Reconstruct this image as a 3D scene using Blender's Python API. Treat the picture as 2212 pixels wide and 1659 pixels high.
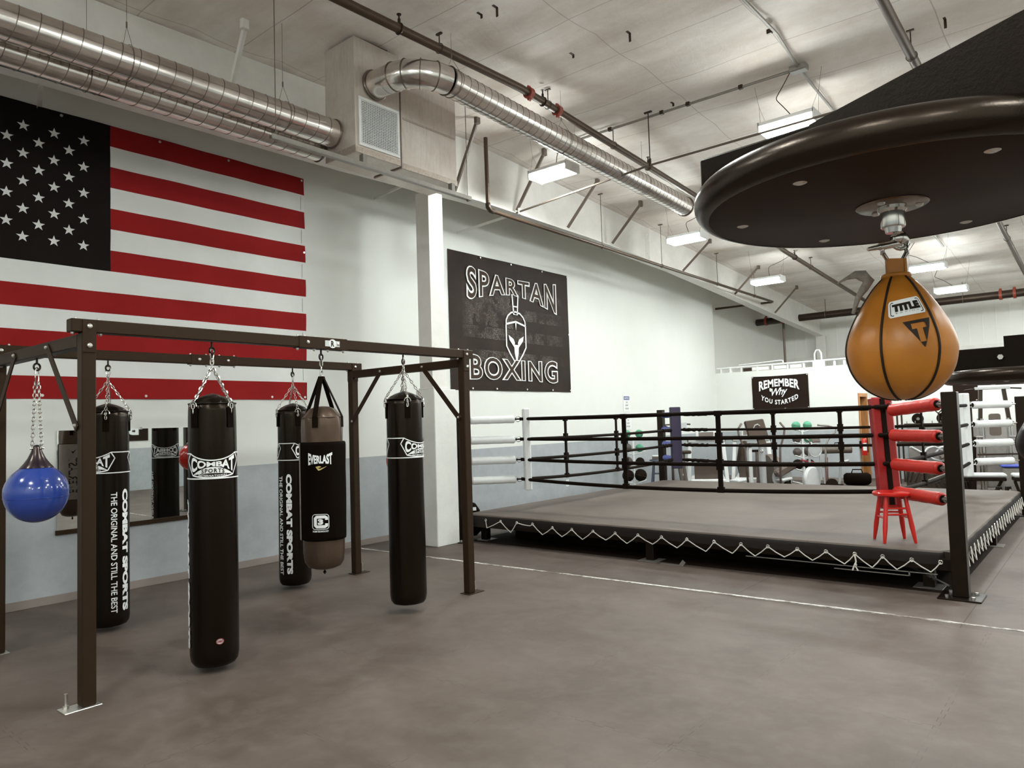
import bpy, math, random
from mathutils import Vector, Matrix
random.seed(7)
for o in list(bpy.data.objects):
    bpy.data.objects.remove(o, do_unlink=True)
SC = bpy.context.scene
COL = SC.collection
PI = math.pi

# ---------------------------------------------------------------- camera
CX, CY, CZ = 7.4067, 0.0, 1.5
YAW, PITCH, ROLL, FL = 0.6944, 0.0517, -0.031, 1568.4856
fwd = Vector((-math.sin(YAW)*math.cos(PITCH), math.cos(YAW)*math.cos(PITCH), math.sin(PITCH)))
r0 = Vector((math.cos(YAW), math.sin(YAW), 0)); u0 = r0.cross(fwd)
rgt = r0*math.cos(ROLL) + u0*math.sin(ROLL)
upv = -r0*math.sin(ROLL) + u0*math.cos(ROLL)
cam_d = bpy.data.cameras.new('camera')
cam_d.sensor_width = 36.0
cam_d.lens = FL/2212*36.0
cam_d.clip_start = 0.05
cam = bpy.data.objects.new('camera', cam_d)
COL.objects.link(cam)
m3 = Matrix((rgt, upv, -fwd)).transposed()
cam.matrix_world = Matrix.Translation((CX, CY, CZ)) @ m3.to_4x4()
SC.camera = cam

# ---------------------------------------------------------------- world, exposure
w = bpy.data.worlds.new('world'); SC.world = w
w.use_nodes = True
w.node_tree.nodes['Background'].inputs[0].default_value = (0.9, 0.95, 1.0, 1)
w.node_tree.nodes['Background'].inputs[1].default_value = 0.02
SC.view_settings.view_transform = 'Standard'
SC.view_settings.look = 'None'
SC.view_settings.gamma = 1.0
SC.view_settings.exposure = 0.0
LAMP_STRENGTH = 146.0
LAMP_COLOR = (0.95, 1.0, 0.975, 1)
try:
    SC.cycles.max_bounces = 8; SC.cycles.diffuse_bounces = 5
    SC.cycles.sample_clamp_indirect = 8.0
    SC.cycles.use_denoising = True
except Exception:
    pass

# ---------------------------------------------------------------- materials
def lin(c):
    if isinstance(c, str):
        c = tuple(int(c[i:i+2], 16)/255 for i in (0, 2, 4))
    return tuple((v/12.92 if v <= 0.04045 else ((v+0.055)/1.055)**2.4) for v in c)

class NT:
    """small helper to write node maths"""
    def __init__(self, mat):
        self.nt = mat.node_tree; self.nodes = self.nt.nodes; self.links = self.nt.links
    def new(self, t, **kw):
        n = self.nodes.new(t)
        for k, v in kw.items():
            setattr(n, k, v)
        return n
    def put(self, sock, v):
        if isinstance(v, E): self.links.new(v.s, sock)
        elif isinstance(v, bpy.types.NodeSocket): self.links.new(v, sock)
        else: sock.default_value = v
    def math(self, op, *a):
        n = self.new('ShaderNodeMath', operation=op)
        for i, v in enumerate(a): self.put(n.inputs[i], v)
        return E(self, n.outputs[0])
    def noise(self, scale, detail=3, rough=0.5, vec=None, dist=0.0):
        n = self.new('ShaderNodeTexNoise')
        n.inputs['Scale'].default_value = scale; n.inputs['Detail'].default_value = detail
        n.inputs['Roughness'].default_value = rough; n.inputs['Distortion'].default_value = dist
        self.put(n.inputs['Vector'], vec if vec is not None else self.pos())
        return E(self, n.outputs[0])
    def pos(self):
        if not hasattr(self, '_p'): self._p = self.new('ShaderNodeNewGeometry').outputs['Position']
        return self._p
    def opos(self):
        if not hasattr(self, '_o'): self._o = self.new('ShaderNodeTexCoord').outputs['Object']
        return self._o
    def sep(self, v):
        n = self.new('ShaderNodeSeparateXYZ'); self.put(n.inputs[0], v)
        return [E(self, n.outputs[i]) for i in range(3)]
    def comb(self, x, y, z):
        n = self.new('ShaderNodeCombineXYZ')
        for i, v in enumerate((x, y, z)): self.put(n.inputs[i], v)
        return n.outputs[0]
    def mix(self, f, a, b):
        n = self.new('ShaderNodeMix', data_type='RGBA')
        self.put(n.inputs[0], f)
        for i, v in ((6, a), (7, b)):
            if isinstance(v, tuple): v = tuple(v)+((1,) if len(v) == 3 else ())
            self.put(n.inputs[i], v)
        return n.outputs[2]
    def ramp(self, v, lo, hi):
        n = self.new('ShaderNodeMapRange'); self.put(n.inputs[0], v)
        n.inputs[1].default_value = lo; n.inputs[2].default_value = hi
        return E(self, n.outputs[0])

class E:
    def __init__(self, T, s): self.T = T; self.s = s
    def __add__(a, b): return a.T.math('ADD', a, b)
    def __sub__(a, b): return a.T.math('SUBTRACT', a, b)
    def __rsub__(a, b): return a.T.math('SUBTRACT', b, a)
    def __mul__(a, b): return a.T.math('MULTIPLY', a, b)
    __rmul__ = __mul__; __radd__ = __add__
    def __truediv__(a, b): return a.T.math('DIVIDE', a, b)
    def __lt__(a, b): return a.T.math('LESS_THAN', a, b)
    def __gt__(a, b): return a.T.math('GREATER_THAN', a, b)
    def fract(a): return a.T.math('FRACT', a)
    def floor(a): return a.T.math('FLOOR', a)
    def abs(a): return a.T.math('ABSOLUTE', a)
    def sin(a): return a.T.math('SINE', a)
    def max(a, b): return a.T.math('MAXIMUM', a, b)
    def min(a, b): return a.T.math('MINIMUM', a, b)
    def sat(a): return a.T.ramp(a, 0.0, 1.0)

def new_mat(name):
    m = bpy.data.materials.new(name); m.use_nodes = True
    return m, NT(m), m.node_tree.nodes['Principled BSDF']

MATS = {}
def M(name, col, rough=0.5, metal=0.0, var=0.08, scale=6.0, bump=0.0, bscale=60.0, spec=0.5, coat=0.0, stretch=None):
    if name in MATS: return MATS[name]
    m, T, b = new_mat(name)
    c = lin(col)
    v = T.opos()
    if stretch:
        mp = T.new('ShaderNodeMapping'); T.put(mp.inputs[0], v); mp.inputs[3].default_value = stretch; v = mp.outputs[0]
    n = T.noise(scale, 4, 0.6, v)
    lo = tuple(x*(1-var) for x in c); hi = tuple(min(1, x*(1+var)) for x in c)
    T.put(b.inputs['Base Color'], T.mix(T.ramp(n, 0.3, 0.7), lo, hi))
    b.inputs['Roughness'].default_value = rough; b.inputs['Metallic'].default_value = metal
    b.inputs['Specular IOR Level'].default_value = spec
    b.inputs['Coat Weight'].default_value = coat
    if max(c) < 0.06 and not metal: b.inputs['Specular Tint'].default_value = (1.0, 0.80, 0.64, 1)
    if bump:
        bp = T.new('ShaderNodeBump'); bp.inputs['Strength'].default_value = bump; bp.inputs['Distance'].default_value = 0.01
        T.put(bp.inputs['Height'], T.noise(bscale, 3, 0.6, v)); T.put(b.inputs['Normal'], bp.outputs[0])
    MATS[name] = m
    return m

# ---------------------------------------------------------------- mesh builder
def V(*a): return Vector(a)
def frame(d, up=None):
    d = Vector(d).normalized()
    up = Vector(up) if up is not None else (V(0, 0, 1) if abs(d.z) < 0.9 else V(0, 1, 0))
    s = d.cross(up)
    if s.length < 1e-6: s = d.cross(V(1, 0, 0))
    s.normalize(); return d, s, s.cross(d).normalized()

class MB:
    def __init__(self): self.v = []; self.f = []; self.mi = []; self.cur = 0
    def add(self, vs, fs):
        o = len(self.v); self.v += [Vector(p) for p in vs]
        self.f += [tuple(i+o for i in f) for f in fs]; self.mi += [self.cur]*len(fs); return self
    def box(self, x0, x1, y0, y1, z0, z1, ch=0.0):
        return self.obox(((x0+x1)/2, (y0+y1)/2, (z0+z1)/2), (1, 0, 0), (0, 1, 0), (x1-x0, y1-y0, z1-z0), ch)
    def obox(self, c, ax, ay, size, ch=0.0):
        c = Vector(c); ax = Vector(ax).normalized(); ay = Vector(ay); ay = (ay-ax*ay.dot(ax)).normalized(); az = ax.cross(ay)
        hx, hy, hz = (s/2 for s in size)
        if ch <= 0:
            P = [c+ax*hx*i+ay*hy*j+az*hz*k for i in (-1, 1) for j in (-1, 1) for k in (-1, 1)]
            return self.add(P, [(0, 1, 3, 2), (4, 6, 7, 5), (0, 4, 5, 1), (2, 3, 7, 6), (0, 2, 6, 4), (1, 5, 7, 3)])
        ch = min(ch, hx*.95, hy*.95, hz*.95)
        P = []; idx = {}
        for i in (-1, 1):
            for j in (-1, 1):
                for k in (-1, 1):
                    for a in range(3):
                        h = [hx-ch, hy-ch, hz-ch]; h[a] += ch
                        idx[(i, j, k, a)] = len(P); P.append(c+ax*h[0]*i+ay*h[1]*j+az*h[2]*k)
        F = []
        for a in range(3):
            b_, c_ = (a+1) % 3, (a+2) % 3
            for s in (-1, 1):
                q = []
                for t, u in ((-1, -1), (1, -1), (1, 1), (-1, 1)):
                    k = [0, 0, 0]; k[a] = s; k[b_] = t; k[c_] = u; q.append(idx[(*k, a)])
                F.append(q if s > 0 else q[::-1])
        for a in range(3):
            b_, c_ = (a+1) % 3, (a+2) % 3
            for t in (-1, 1):
                for u in (-1, 1):
                    k0 = [0, 0, 0]; k1 = [0, 0, 0]
                    k0[a] = -1; k1[a] = 1
                    for k in (k0, k1): k[b_] = t; k[c_] = u
                    q = [idx[(*k0, b_)], idx[(*k1, b_)], idx[(*k1, c_)], idx[(*k0, c_)]]
                    F.append(q if t*u > 0 else q[::-1])
        for i in (-1, 1):
            for j in (-1, 1):
                for k in (-1, 1):
                    q = [idx[(i, j, k, a)] for a in range(3)]
                    F.append(q if i*j*k > 0 else q[::-1])
        return self.add(P, F)
    def bar(self, p, q, w, h, up=None, ch=0.0):
        p = Vector(p); q = Vector(q); d, s, u = frame(q-p, up)
        return self.obox((p+q)/2, d, s, ((q-p).length, w, h), ch)
    def tube(self, pts, r, n=10, closed=False, cap=True, taper=None):
        pts = [Vector(p) for p in pts]; N = len(pts); vs = []; fs = []
        prev = None
        for i, p in enumerate(pts):
            if closed: d = pts[(i+1) % N]-pts[i-1]
            else: d = pts[min(i+1, N-1)]-pts[max(i-1, 0)]
            d = d.normalized()
            if prev is None: _, s, u = frame(d)
            else:
                s = prev-d*prev.dot(d)
                if s.length < 1e-6: _, s, u = frame(d)
                s.normalize(); u = s.cross(d)
            prev = s
            rr = r if taper is None else taper[i]
            for k in range(n):
                a = 2*PI*k/n; vs.append(p+(s*math.cos(a)+u*math.sin(a))*rr)
        M_ = N if closed else N-1
        for i in range(M_):
            for k in range(n):
                a = i*n+k; b = i*n+(k+1) % n; j = (i+1) % N
                fs.append((a, j*n+k, j*n+(k+1) % n, b))
        if cap and not closed:
            fs.append(tuple(range(n))); fs.append(tuple(range((N-1)*n, N*n))[::-1])
        return self.add(vs, fs)
    def cyl(self, p, q, r, n=16, r2=None): return self.tube([p, q], r, n, taper=[r, r if r2 is None else r2])
    def lathe(self, prof, n=32, c=(0, 0, 0), fn=None, axis=None, a0=0, a1=2*PI):
        """prof: [(r,z)] bottom to top"""
        c = Vector(c); vs = []; fs = []; full = abs(a1-a0-2*PI) < 1e-6
        if axis is not None: d, s, u = frame(axis)
        else: d, s, u = V(0, 0, 1), V(1, 0, 0), V(0, 1, 0)
        m = n if full else n+1
        for (r, z) in prof:
            for k in range(m):
                a = a0+(a1-a0)*k/n; rr = r if fn is None else fn(a, z, r)
                vs.append(c+(s*math.cos(a)+u*math.sin(a))*rr+d*z)
        for i in range(len(prof)-1):
            for k in range(n):
                k2 = (k+1) % m
                fs.append((i*m+k, i*m+k2, (i+1)*m+k2, (i+1)*m+k))
        if full:
            if prof[0][0] > 1e-5: fs.append(tuple(range(m))[::-1])
            if prof[-1][0] > 1e-5: fs.append(tuple(range((len(prof)-1)*m, len(prof)*m)))
        return self.add(vs, fs)
    def sphere(self, c, r, n=20, sz=(1, 1, 1)):
        pr = [(max(1e-6, math.sin(PI*i/12))*r, -math.cos(PI*i/12)*r*sz[2]) for i in range(13)]
        return self.lathe(pr, n, c)
    def prism(self, poly, o, ax, ay, depth):
        """poly 2d, extruded by depth along ax x ay"""
        o = Vector(o); ax = Vector(ax); ay = Vector(ay); az = ax.cross(ay).normalized()
        n = len(poly)
        vs = [o+ax*x+ay*y for x, y in poly]+[o+ax*x+ay*y+az*depth for x, y in poly]
        fs = [tuple(range(n))[::-1], tuple(range(n, 2*n))]+[(i, (i+1) % n, n+(i+1) % n, n+i) for i in range(n)]
        return self.add(vs, fs)
    def torus(self, c, R, r, axis=(0, 0, 1), n=24, k=8, sx=1.0, up=None):
        d, s, u = frame(axis, up); c = Vector(c)
        return self.tube([c+s*math.cos(2*PI*i/n)*R*sx+u*math.sin(2*PI*i/n)*R for i in range(n)], r, k, closed=True)
    def flat(self, polys, mp):
        """2d polygons [(verts, faces)] put on a surface by mp(x, y)"""
        for vs, fs in polys: self.add([mp(x, y) for x, y in vs], fs)
        return self
    def build(self, name, mats, parent=None, off=(0, 0, 0), smooth=False, loc=None):
        me = bpy.data.meshes.new(name)
        off = Vector(off)
        if parent is None and loc is None:
            lo = [min(p[i] for p in self.v) for i in range(3)]; hi = [max(p[i] for p in self.v) for i in range(3)]
            off = V((lo[0]+hi[0])/2, (lo[1]+hi[1])/2, lo[2]); loc = off
        me.from_pydata([p-off for p in self.v], [], self.f)
        if not isinstance(mats, (list, tuple)): mats = [mats]
        for m in mats: me.materials.append(m)
        if len(mats) > 1: me.polygons.foreach_set('material_index', self.mi)
        if smooth: me.shade_smooth() if smooth is True else me.set_sharp_from_angle(angle=math.radians(smooth))
        me.update()
        if smooth and smooth is not True:
            me.polygons.foreach_set('use_smooth', [True]*len(me.polygons))
        o = bpy.data.objects.new(name, me); COL.objects.link(o)
        if parent is not None: o.parent = parent
        elif loc is not None: o.location = loc
        return o

def tag(o, label, cat, group=None, kind=None):
    o['label'] = label; o['category'] = cat
    if group: o['group'] = group
    if kind: o['kind'] = kind
    return o
def thing(name, label, cat, loc=(0, 0, 0), rotz=0, group=None):
    o = bpy.data.objects.new(name, None); COL.objects.link(o)
    o.empty_display_size = 0.1
    o.location = loc; o.rotation_euler = (0, 0, rotz)
    return tag(o, label, cat, group)
def struct(o): o['kind'] = 'structure'; return o
def dup(o, parent=None, loc=None, rotz=None, label=None):
    c = o.copy(); COL.objects.link(c)
    if parent is not None: c.parent = parent
    if loc is not None: c.location = loc
    if rotz is not None: c.rotation_euler = (0, 0, rotz)
    if label: c['label'] = label
    for ch in list(o.children): dup(ch, c)
    return c

# ---------------------------------------------------------------- lettering
def text2d(s, bold=0.0, res=3, spacing=1.0, shear=0.0):
    """letters as 2d polygons, normalised so the block spans 0..1 in x and y; returns (verts, faces, aspect)"""
    cu = bpy.data.curves.new('lettering', 'FONT'); cu.body = s; cu.size = 1.0
    cu.offset = bold; cu.resolution_u = res; cu.space_character = spacing; cu.shear = shear
    ob = bpy.data.objects.new('lettering', cu)
    me = bpy.data.meshes.new_from_object(ob)
    vs = [(v.co.x, v.co.y) for v in me.vertices]; fs = [tuple(p.vertices) for p in me.polygons]
    bpy.data.objects.remove(ob); bpy.data.curves.remove(cu); bpy.data.meshes.remove(me)
    x0 = min(v[0] for v in vs); x1 = max(v[0] for v in vs); y0 = min(v[1] for v in vs); y1 = max(v[1] for v in vs)
    return [((x-x0)/(x1-x0), (y-y0)/(y1-y0)) for x, y in vs], fs, (x1-x0)/(y1-y0)
def warp(t, fx): return [([fx(x, y) for x, y in t[0]], t[1])]
def ribbon(pts, w, closed=False):
    n = len(pts); out = []
    for i, p in enumerate(pts):
        a = pts[(i-1) % n] if (closed or i > 0) else p; b = pts[(i+1) % n] if (closed or i < n-1) else p
        dx, dy = b[0]-a[0], b[1]-a[1]; l = math.hypot(dx, dy) or 1
        out.append((-dy/l*w/2, dx/l*w/2))
    vs = [(p[0]+o[0], p[1]+o[1]) for p, o in zip(pts, out)]+[(p[0]-o[0], p[1]-o[1]) for p, o in zip(pts, out)]
    fs = [(n+i, n+(i+1) % n, (i+1) % n, i) for i in range(n if closed else n-1)]
    return [(vs, fs)]
def fan(poly, sub=0):
    return [(list(poly), [tuple(range(len(poly)))])]
def band(top, bot):
    """area between two polylines with the same number of points"""
    n = len(top); return [(list(bot)+list(top), [(i, i+1, n+i+1, n+i) for i in range(n-1)])]
def lerp(a, b, t): return a+(b-a)*t
def arc(n, f, a=-1.0, b=1.0): return [f(lerp(a, b, i/(n-1))) for i in range(n)]
# ---------------------------------------------------------------- shared materials
STEEL = M('dark_brown_steel', '2f2319', 0.5, 0.0, 0.06, 40, bump=0.08, bscale=300, spec=0.15)
BLACKSTEEL = M('black_steel', '130c08', 0.3, 0.0, 0.06, 30, bump=0.05, bscale=250, spec=0.28)
CHROME = M('chrome', 'e6e4e0', 0.16, 1.0, 0.03, 30)
ZINC = M('zinc_bolt', 'd9d6d0', 0.3, 0.9, 0.05, 40)
LEATHER = M('black_vinyl', '0c0703', 0.27, 0.0, 0.25, 5, bump=0.2, bscale=12, spec=0.26, stretch=(1, 1, 0.25))
GREYVINYL = M('grey_brown_vinyl', '45372d', 0.34, 0.0, 0.2, 6, bump=0.25, bscale=12, spec=0.5, stretch=(1, 1, 0.4))
NEOPRENE = M('black_neoprene', '0b0603', 0.85, 0.0, 0.15, 8, bump=0.3, bscale=9, spec=0.08)
WEBBING = M('black_webbing', '120b07', 0.9, 0.0, 0.1, 80, bump=0.2, bscale=400, spec=0.08)
WHITEINK = M('white_print', 'f1f3f1', 0.6, 0.0, 0.02, 20)
BLACKINK = M('black_print', '110c0a', 0.6, 0.0, 0.05, 20)
GREYINK = M('dark_grey_print', '3a332e', 0.6, 0.0, 0.05, 20)
GOLDINK = M('pale_gold_print', 'c6b071', 0.6, 0.0, 0.05, 20)
REDINK = M('red_print', '8b2f30', 0.6, 0.0, 0.05, 20)
BLUEINK = M('blue_print', '2f4a86', 0.6, 0.0, 0.05, 20)
WHITEVINYL = M('white_vinyl', 'e2e5e4', 0.4, 0.0, 0.04, 9, bump=0.25, bscale=25)
REDVINYL = M('red_vinyl', 'b92417', 0.38, 0.0, 0.10, 9, bump=0.25, bscale=25)
DEEPREDVINYL = M('deep_red_vinyl', '8f1212', 0.4, 0.0, 0.10, 9, bump=0.2, bscale=20)
BLUEVINYL = M('navy_vinyl', '2c2a44', 0.45, 0.0, 0.08, 9, bump=0.2, bscale=20)
BLUETUBE = M('blue_vinyl', '4a56a8', 0.45, 0.0, 0.08, 9)
ROPE = M('black_rope_cover', '120b07', 0.75, 0.0, 0.12, 30, bump=0.25, bscale=120, spec=0.12)
CORD = M('white_lacing_cord', 'd8d4cc', 0.7, 0.0, 0.05, 60)
REDPAINT = M('red_gloss_paint', 'c41c12', 0.28, 0.0, 0.07, 8, coat=0.3)
WHITEPAINT = M('white_paint', 'e6e8e6', 0.5, 0.0, 0.03, 8)
OFFWHITE = M('off_white_steel', 'e2e0db', 0.5, 0.0, 0.05, 5)
PIPE = M('bronze_brown_pipe', '43352a', 0.45, 0.0, 0.12, 25, spec=0.4)
DARKPIPE = M('dark_pipe', '261d17', 0.45, 0.0, 0.12, 25)
REDIRON = M('red_iron', '8a3524', 0.5, 0.0, 0.15, 30)
WIRE = M('dull_wire', '6f655c', 0.5, 0.5, 0.05, 30)
GREYSTEEL = M('grey_steel', '8d8983', 0.4, 0.5, 0.1, 20)
SILVER = M('silver_paint', 'b9bbbb', 0.35, 0.4, 0.05, 20)
RUBBER = M('black_rubber', '1a120e', 0.8, 0.0, 0.15, 20, bump=0.2, bscale=60, spec=0.15)
DARKPLASTIC = M('dark_plastic', '271e18', 0.5, 0.0, 0.1, 20)
BROWNGREY = M('brown_grey_plastic', '5e524a', 0.5, 0.0, 0.08, 10)
LIGHTGREY = M('light_grey_plastic', 'c4c6c5', 0.45, 0.0, 0.05, 10)
GREEN = M('green_rubber', '4f9a78', 0.5, 0.0, 0.1, 12)
CREAM = M('cream_vinyl', 'e4dfcb', 0.5, 0.0, 0.05, 8)
GREYBALL = M('dark_grey_rubber', '4d4640', 0.55, 0.0, 0.15, 15)
OAK = M('oak_wood', 'b27a45', 0.5, 0.0, 0.2, 4, bump=0.1, bscale=30, stretch=(12, 12, 1))
BOARD = M('black_board_laminate', '33231a', 0.5, 0.0, 0.05, 120, bump=0.03, bscale=300, spec=0.12)
BOARDRIM = M('black_bullnose_vinyl', '170f0a', 0.26, 0.0, 0.08, 40, bump=0.04, bscale=220)
HAMMER = M('black_hammered_paint', '0d0805', 0.36, 0.0, 0.1, 60, bump=0.06, bscale=160, spec=0.15)

def mat_duct(name, axis):
    m, T, b = new_mat(name)
    x, y, z = T.sep(T.pos())
    t = y if axis == 'y' else x
    n = T.noise(3.0, 3, 0.6); n2 = T.noise(90, 2, 0.5)
    T.put(b.inputs['Base Color'], T.mix(T.ramp(n, 0.3, 0.7), lin('cfc8c1'), lin('f0ece8')))
    b.inputs['Metallic'].default_value = 1.0
    T.put(b.inputs['Roughness'], 0.15+n2*0.10)
    bp = T.new('ShaderNodeBump'); bp.inputs['Strength'].default_value = 0.10; bp.inputs['Distance'].default_value = 0.01
    T.put(bp.inputs['Height'], T.noise(7, 2, 0.5, T.comb(x*3.0, y*0.35, z*3.0))); T.put(b.inputs['Normal'], bp.outputs[0])
    return m
DUCT = mat_duct('galvanised_duct', 'y')
DUCTSEAM = M('duct_seam', '7d736b', 0.35, 0.9, 0.05, 30)

def mat_wall(name, paint_h=1.107, upper='e3e5e0', lower='a9aeb1', soft=0.0):
    m, T, b = new_mat(name)
    x, y, z = T.sep(T.pos())
    n = T.noise(0.8, 4, 0.6); n2 = T.noise(5, 5, 0.7)
    u = T.mix(T.ramp(n, 0.3, 0.75), tuple(c*0.93 for c in lin(upper)), lin(upper))
    l = T.mix(T.ramp(n2, 0.35, 0.7), tuple(c*0.92 for c in lin(lower)), tuple(min(1, c*1.07) for c in lin(lower)))
    T.put(b.inputs['Base Color'], T.mix(z < paint_h, u, l) if paint_h else u)
    b.inputs['Roughness'].default_value = 0.75; b.inputs['Specular IOR Level'].default_value = 0.3
    bp = T.new('ShaderNodeBump'); bp.inputs['Strength'].default_value = 0.12; bp.inputs['Distance'].default_value = 0.004
    T.put(bp.inputs['Height'], T.noise(60, 4, 0.6)); T.put(b.inputs['Normal'], bp.outputs[0])
    return m
WALL = mat_wall('two_tone_wall_paint')
WALLUP = mat_wall('white_wall_liner', 0, 'efefea')

def mat_ceiling():
    m, T, b = new_mat('ceiling_insulation_facing')
    x, y, z = T.sep(T.pos())
    n = T.noise(0.55, 5, 0.65, dist=0.6)
    v = T.comb(x*0.8, y*2.6, z)
    n2 = T.noise(1.3, 6, 0.7, v)
    f = T.ramp(n*0.55+n2*0.45, 0.36, 0.62)
    c = T.mix(f, lin('d6cabe'), lin('f1ece6'))
    # brownish lines along the laps of the fabric
    d = (((y-5.1)/0.93).fract()-0.5).abs()
    d2 = (((x-2.28)/1.33+0.5).fract()-0.5).abs()
    lap = (d < 0.006).max(d2 < 0.004)
    c2 = T.mix(lap*0.45, c, lin('8d7f73'))
    T.put(b.inputs['Base Color'], c2)
    b.inputs['Roughness'].default_value = 0.6; b.inputs['Specular IOR Level'].default_value = 0.25
    bp = T.new('ShaderNodeBump'); bp.inputs['Strength'].default_value = 0.35; bp.inputs['Distance'].default_value = 0.02
    wv = T.comb(x*6.0, y*1.6, z)
    T.put(bp.inputs['Height'], T.noise(1.6, 5, 0.65, wv, 1.2)); T.put(b.inputs['Normal'], bp.outputs[0])
    return m
CEIL = mat_ceiling()

def mat_floor():
    m, T, b = new_mat('rubber_mat_floor')
    x, y, z = T.sep(T.pos())
    n = T.noise(1.1, 5, 0.65, dist=0.4); n2 = T.noise(7, 4, 0.6); fine = T.noise(420, 2, 0.5)
    P = 0.905
    def seam(a, t, c0):
        sq = (((t/0.11).fract() > 0.5)*2.0-1.0)*0.011
        d = (((a+sq-c0)/P+0.5).fract()-0.5).abs()*P
        line = d < 0.0017
        d0 = (((a-c0)/P+0.5).fract()-0.5).abs()*P
        tick = ((((t/0.055).fract()-0.5).abs() > 0.478))*(d0 < 0.011)
        return line.max(tick*0.5)
    wear = T.ramp(T.noise(2.2, 3, 0.6), 0.42, 0.60)
    puz = seam(x, y, 4.85).max(seam(y, x, 3.945))*wear
    inpuz = (y < 5.80)
    # plain black rubber sheets round the ring
    rx = (((x-6.49)/1.63+0.5).fract()-0.5).abs()*1.63
    ry = (((y-6.91)/1.22+0.5).fract()-0.5).abs()*1.22
    rub = (rx < 0.004).max(ry < 0.003)
    line = puz*inpuz + rub*(1.0-inpuz)
    cell = ((x-4.85)/P).floor()*3.7+((y-3.945)/P).floor()*7.3
    cv = (cell.sin()*43.7).fract()*0.06+0.97
    base = T.mix(T.ramp(n, 0.32, 0.68), lin('4f4239'), lin('665a52'))
    rubb = T.mix(T.ramp(n, 0.32, 0.68), lin('43362e'), lin('5d514a'))
    c = T.mix(inpuz, rubb, base)
    c = T.mix(T.ramp(n2, 0.45, 0.75)*0.25, c, lin('857d77'))
    c = T.mix(T.ramp(fine, 0.35, 0.65)*0.12, c, lin('3a3029'))
    mul = T.new('ShaderNodeVectorMath', operation='SCALE'); T.put(mul.inputs[0], c); T.put(mul.inputs[3], cv)
    c = T.mix(line*0.75, mul.outputs[0], lin('2a211b'))
    T.put(b.inputs['Base Color'], c)
    T.put(b.inputs['Roughness'], 0.50+n2*0.16)
    b.inputs['Specular IOR Level'].default_value = 0.45
    bp = T.new('ShaderNodeBump'); bp.inputs['Strength'].default_value = 0.16; bp.inputs['Distance'].default_value = 0.003
    T.put(bp.inputs['Height'], fine-line*1.5); T.put(b.inputs['Normal'], bp.outputs[0])
    return m
FLOOR = mat_floor()
BASEBOARD = M('brown_grey_rubber_base', '8d837d', 0.55, 0.0, 0.06, 5)

def mat_cloth(name, col, var=0.08):
    m, T, b = new_mat(name)
    c = lin(col); n = T.noise(2.5, 5, 0.6)
    T.put(b.inputs['Base Color'], T.mix(T.ramp(n, 0.3, 0.7), tuple(k*(1-var) for k in c), tuple(min(1, k*(1+var)) for k in c)))
    b.inputs['Roughness'].default_value = 0.85; b.inputs['Specular IOR Level'].default_value = 0.15
    bp = T.new('ShaderNodeBump'); bp.inputs['Strength'].default_value = 0.3; bp.inputs['Distance'].default_value = 0.006
    x, y, z = T.sep(T.pos())
    T.put(bp.inputs['Height'], T.noise(4.0, 4, 0.6, T.comb(x, y*1.4, z*0.9), 0.7)); T.put(b.inputs['Normal'], bp.outputs[0])
    return m
FLAGRED = mat_cloth('flag_red', '8e1d1d'); FLAGWHITE = mat_cloth('flag_white', 'e0e2df', 0.04); FLAGNAVY = mat_cloth('flag_dark_navy', '17110f')
STARWHITE = mat_cloth('star_white', 'dedfdc', 0.04)
BANNERBLACK = mat_cloth('banner_black', '241812')

def mat_flag_banner():
    """black banner with a worn, speckled grey flag printed behind the lettering"""
    m, T, b = new_mat('banner_black_with_worn_flag_print')
    x, y, z = T.sep(T.pos())
    n = T.noise(2.5, 4, 0.6)
    blk = T.mix(T.ramp(n, 0.3, 0.7), lin('1f140e'), lin('2b1e16'))
    sp = T.noise(95, 3, 0.7, T.comb(x, y*0.75, z*1.6)) > 0.535
    pat = T.ramp(T.noise(3.2, 4, 0.7), 0.40, 0.62)
    zz = z-(y-9.0)*(-0.01)
    stripe = (((zz-2.42)/0.36).fract() < 0.5)*(z > 2.42)*(z < 3.62)
    canton = (y < 8.95)*(z > 2.98)*(z < 3.62)*(T.noise(7, 1, 0.5) > 0.44)
    area = stripe.max(canton)*(y > 7.78)*(y < 10.32)
    edge = T.ramp(y, 7.70, 8.05)*T.ramp(y, 10.36, 9.9)
    T.put(b.inputs['Base Color'], T.mix(sp*area*pat*edge*0.8, blk, lin('8b837c')))
    b.inputs['Roughness'].default_value = 0.6; b.inputs['Specular IOR Level'].default_value = 0.2
    return m
SPARTANBANNER = mat_flag_banner()

def mat_mirror():
    m, T, b = new_mat('wall_mirror_glass')
    n = T.noise(9, 4, 0.7)
    T.put(b.inputs['Base Color'], T.mix(T.ramp(n, 0.3, 0.8), lin('cfd2d0'), lin('dcdedd')))
    b.inputs['Metallic'].default_value = 1.0; b.inputs['Roughness'].default_value = 0.012
    return m
MIRROR = mat_mirror()

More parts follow.
